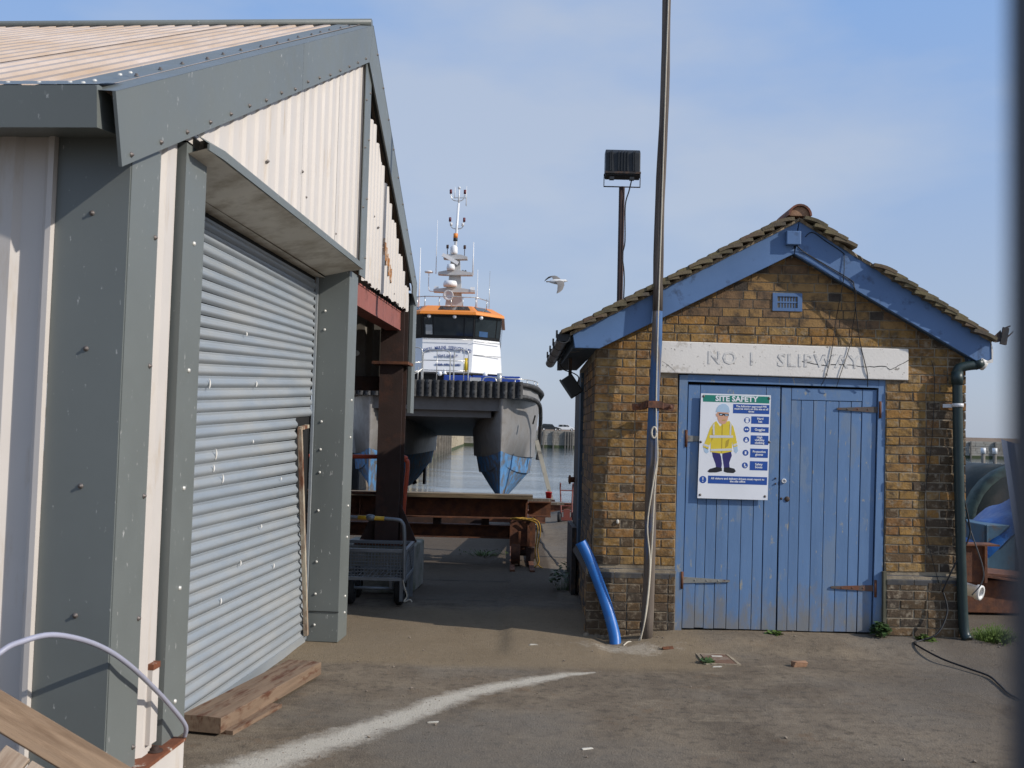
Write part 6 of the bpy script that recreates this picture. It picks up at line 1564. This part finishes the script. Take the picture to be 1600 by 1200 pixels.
ib = thing('beam_offcut', 'upright rusty steel beam offcut standing just right of the downpipe', 'steel beam', tuple(ibo))
mb = MB(ibo); mb.box(4.38, 4.72, 9.58, 9.80, .70, .715); mb.build('top_flange', RUST, ib)
mb = MB(ibo); mb.box(4.40, 4.58, 9.62, 9.635, .35, .70); mb.box(4.575, 4.60, 9.58, 9.75, .35, .70); mb.build('web', RUST, ib)
skp_ = thing('rusty_skip', 'low rust red steel skip with a bent lid on the ground right of the workshop', 'skip', (4.75, 9.9, 0))
mb = MB((4.75, 9.9, 0)); mb.prism([(4.25, .02), (5.6, .02), (5.7, .34), (4.2, .34)], 9.85, 10.6, 'y'); mb.build('skip_body', RUST, skp_, bevel=.01)
mb = MB((4.75, 9.9, 0)); mb.obox((5.0, 10.1, .385), (.95, .6, .02), rotm('Y', 4)); mb.obox((5.05, 9.95, .345), (.8, .4, .02), rotm('Y', 7)); mb.build('skip_lid', RUST, skp_)
ppo = Vector((4.1, 8.95, .35))
mb = MB(ppo); pa, pb = Vector((3.98, 9.2, .41)), Vector((4.245, 8.9, .345)); pm = pb - pa; pm.normalize()
mb.lathe([(.050, 0), (.056, 0), (.056, .40), (.068, .40), (.068, .44), (.046, .44), (.046, .38), (.050, 0)], pa - pm * .06, 18, pm); o = mb.build('white_pipe', PVC); o.location = ppo; tag(o, 'short white plastic pipe sticking out behind the downpipe foot', 'pipe')
lst = Vector((6.6, 9.4, 0))
mb = MB((5.05, 10.1, 0)); corr = []
for k in range(9):
    corr.append([(5.34 + .07 * k, 10.3 + .02 * (k % 2), 0), (5.16 + .07 * k, 10.45 + .02 * (k % 2), 1.74 - .02 * k)])
mb.grid(corr, False); o = mb.build('steel_sheet', mat('faded_blue_sheet', (.035, .06, .12), .5, var=.2, vs=3), ); o.location = (5.05, 10.1, 0); tag(o, 'tall dull blue profiled steel sheet standing upright at the right edge', 'steel sheet')

# ------------------------------------------------------------------ gull
gu = thing('seagull', 'grey and white seagull gliding in the sky left of the floodlight', 'seagull', (1.09, 25.0, 5.56))
mb = MB()
bp = [(-.22, 0, .0), (-.17, 0, .005), (-.08, 0, .01), (.03, 0, .0), (.12, 0, .015), (.17, 0, .035), (.205, 0, .035), (.225, 0, .03)]
mb.tube(bp, [.012, .035, .062, .072, .055, .036, .034, .012], 12); mb.build('body', GULLW, gu)
mb = MB(); mb.tube([(.222, 0, .03), (.262, 0, .022)], [.012, .003], 6); mb.build('beak', GULLB, gu)
mb = MB(); mb.prism([(-.17, -.03), (-.28, -.07), (-.29, 0), (-.28, .07), (-.17, .03)], -.004, .008, 'z'); mb.build('tail', GULLG, gu)
def wing(pts, wid):
    m = MB(); rt, rb = [], []
    for (p, d) in zip(pts, wid):
        p = Vector(p); rt.append([p + Vector((d * .45, 0, 0)), p + Vector((.05 * d, 0, .02 * d + .012)), p + Vector((-d * .55, 0, -.01))]); rb.append([p + Vector((d * .45, 0, -.004)), p + Vector((.05 * d, 0, -.004)), p + Vector((-d * .55, 0, -.016))])
    m.grid(rt); m.grid(rb); m.grid([[r[0] for r in rt], [r[0] for r in rb]]); m.grid([[r[2] for r in rt], [r[2] for r in rb]]); return m.build('wing', GULLG, gu)
wing([(.03, -.03, .03), (.07, -.16, -.02), (.085, -.30, -.12), (.05, -.44, -.26), (.0, -.54, -.34), (-.03, -.58, -.37)], [.20, .19, .17, .13, .07, .01])
wing([(.02, .03, .03), (-.02, .14, .12), (-.07, .26, .19), (-.15, .42, .21), (-.25, .58, .17), (-.31, .66, .12)], [.20, .18, .15, .11, .06, .01])

# ------------------------------------------------------------------ steel post right beside the camera (out of focus)
fo_ = (.122, .15, 0)
fp2 = thing('fence_post', 'dark grey steel fence post close to the camera, blurred at the right edge', 'fence post', fo_)
mb = MB(fo_); mb.box(.0908, .1515, .125, .185, 0, 2.0); mb.build('post', FPOST, fp2, bevel=.004)
mb = MB(fo_); mb.prism([(.0878, .122), (.1545, .122), (.1545, .188), (.0878, .188)], 2.0, 2.03, 'z'); mb.build('post_cap', BLACK, fp2)

# ------------------------------------------------------------------ render settings
sc.render.engine = 'CYCLES'
sc.render.resolution_x, sc.render.resolution_y = 1024, 768
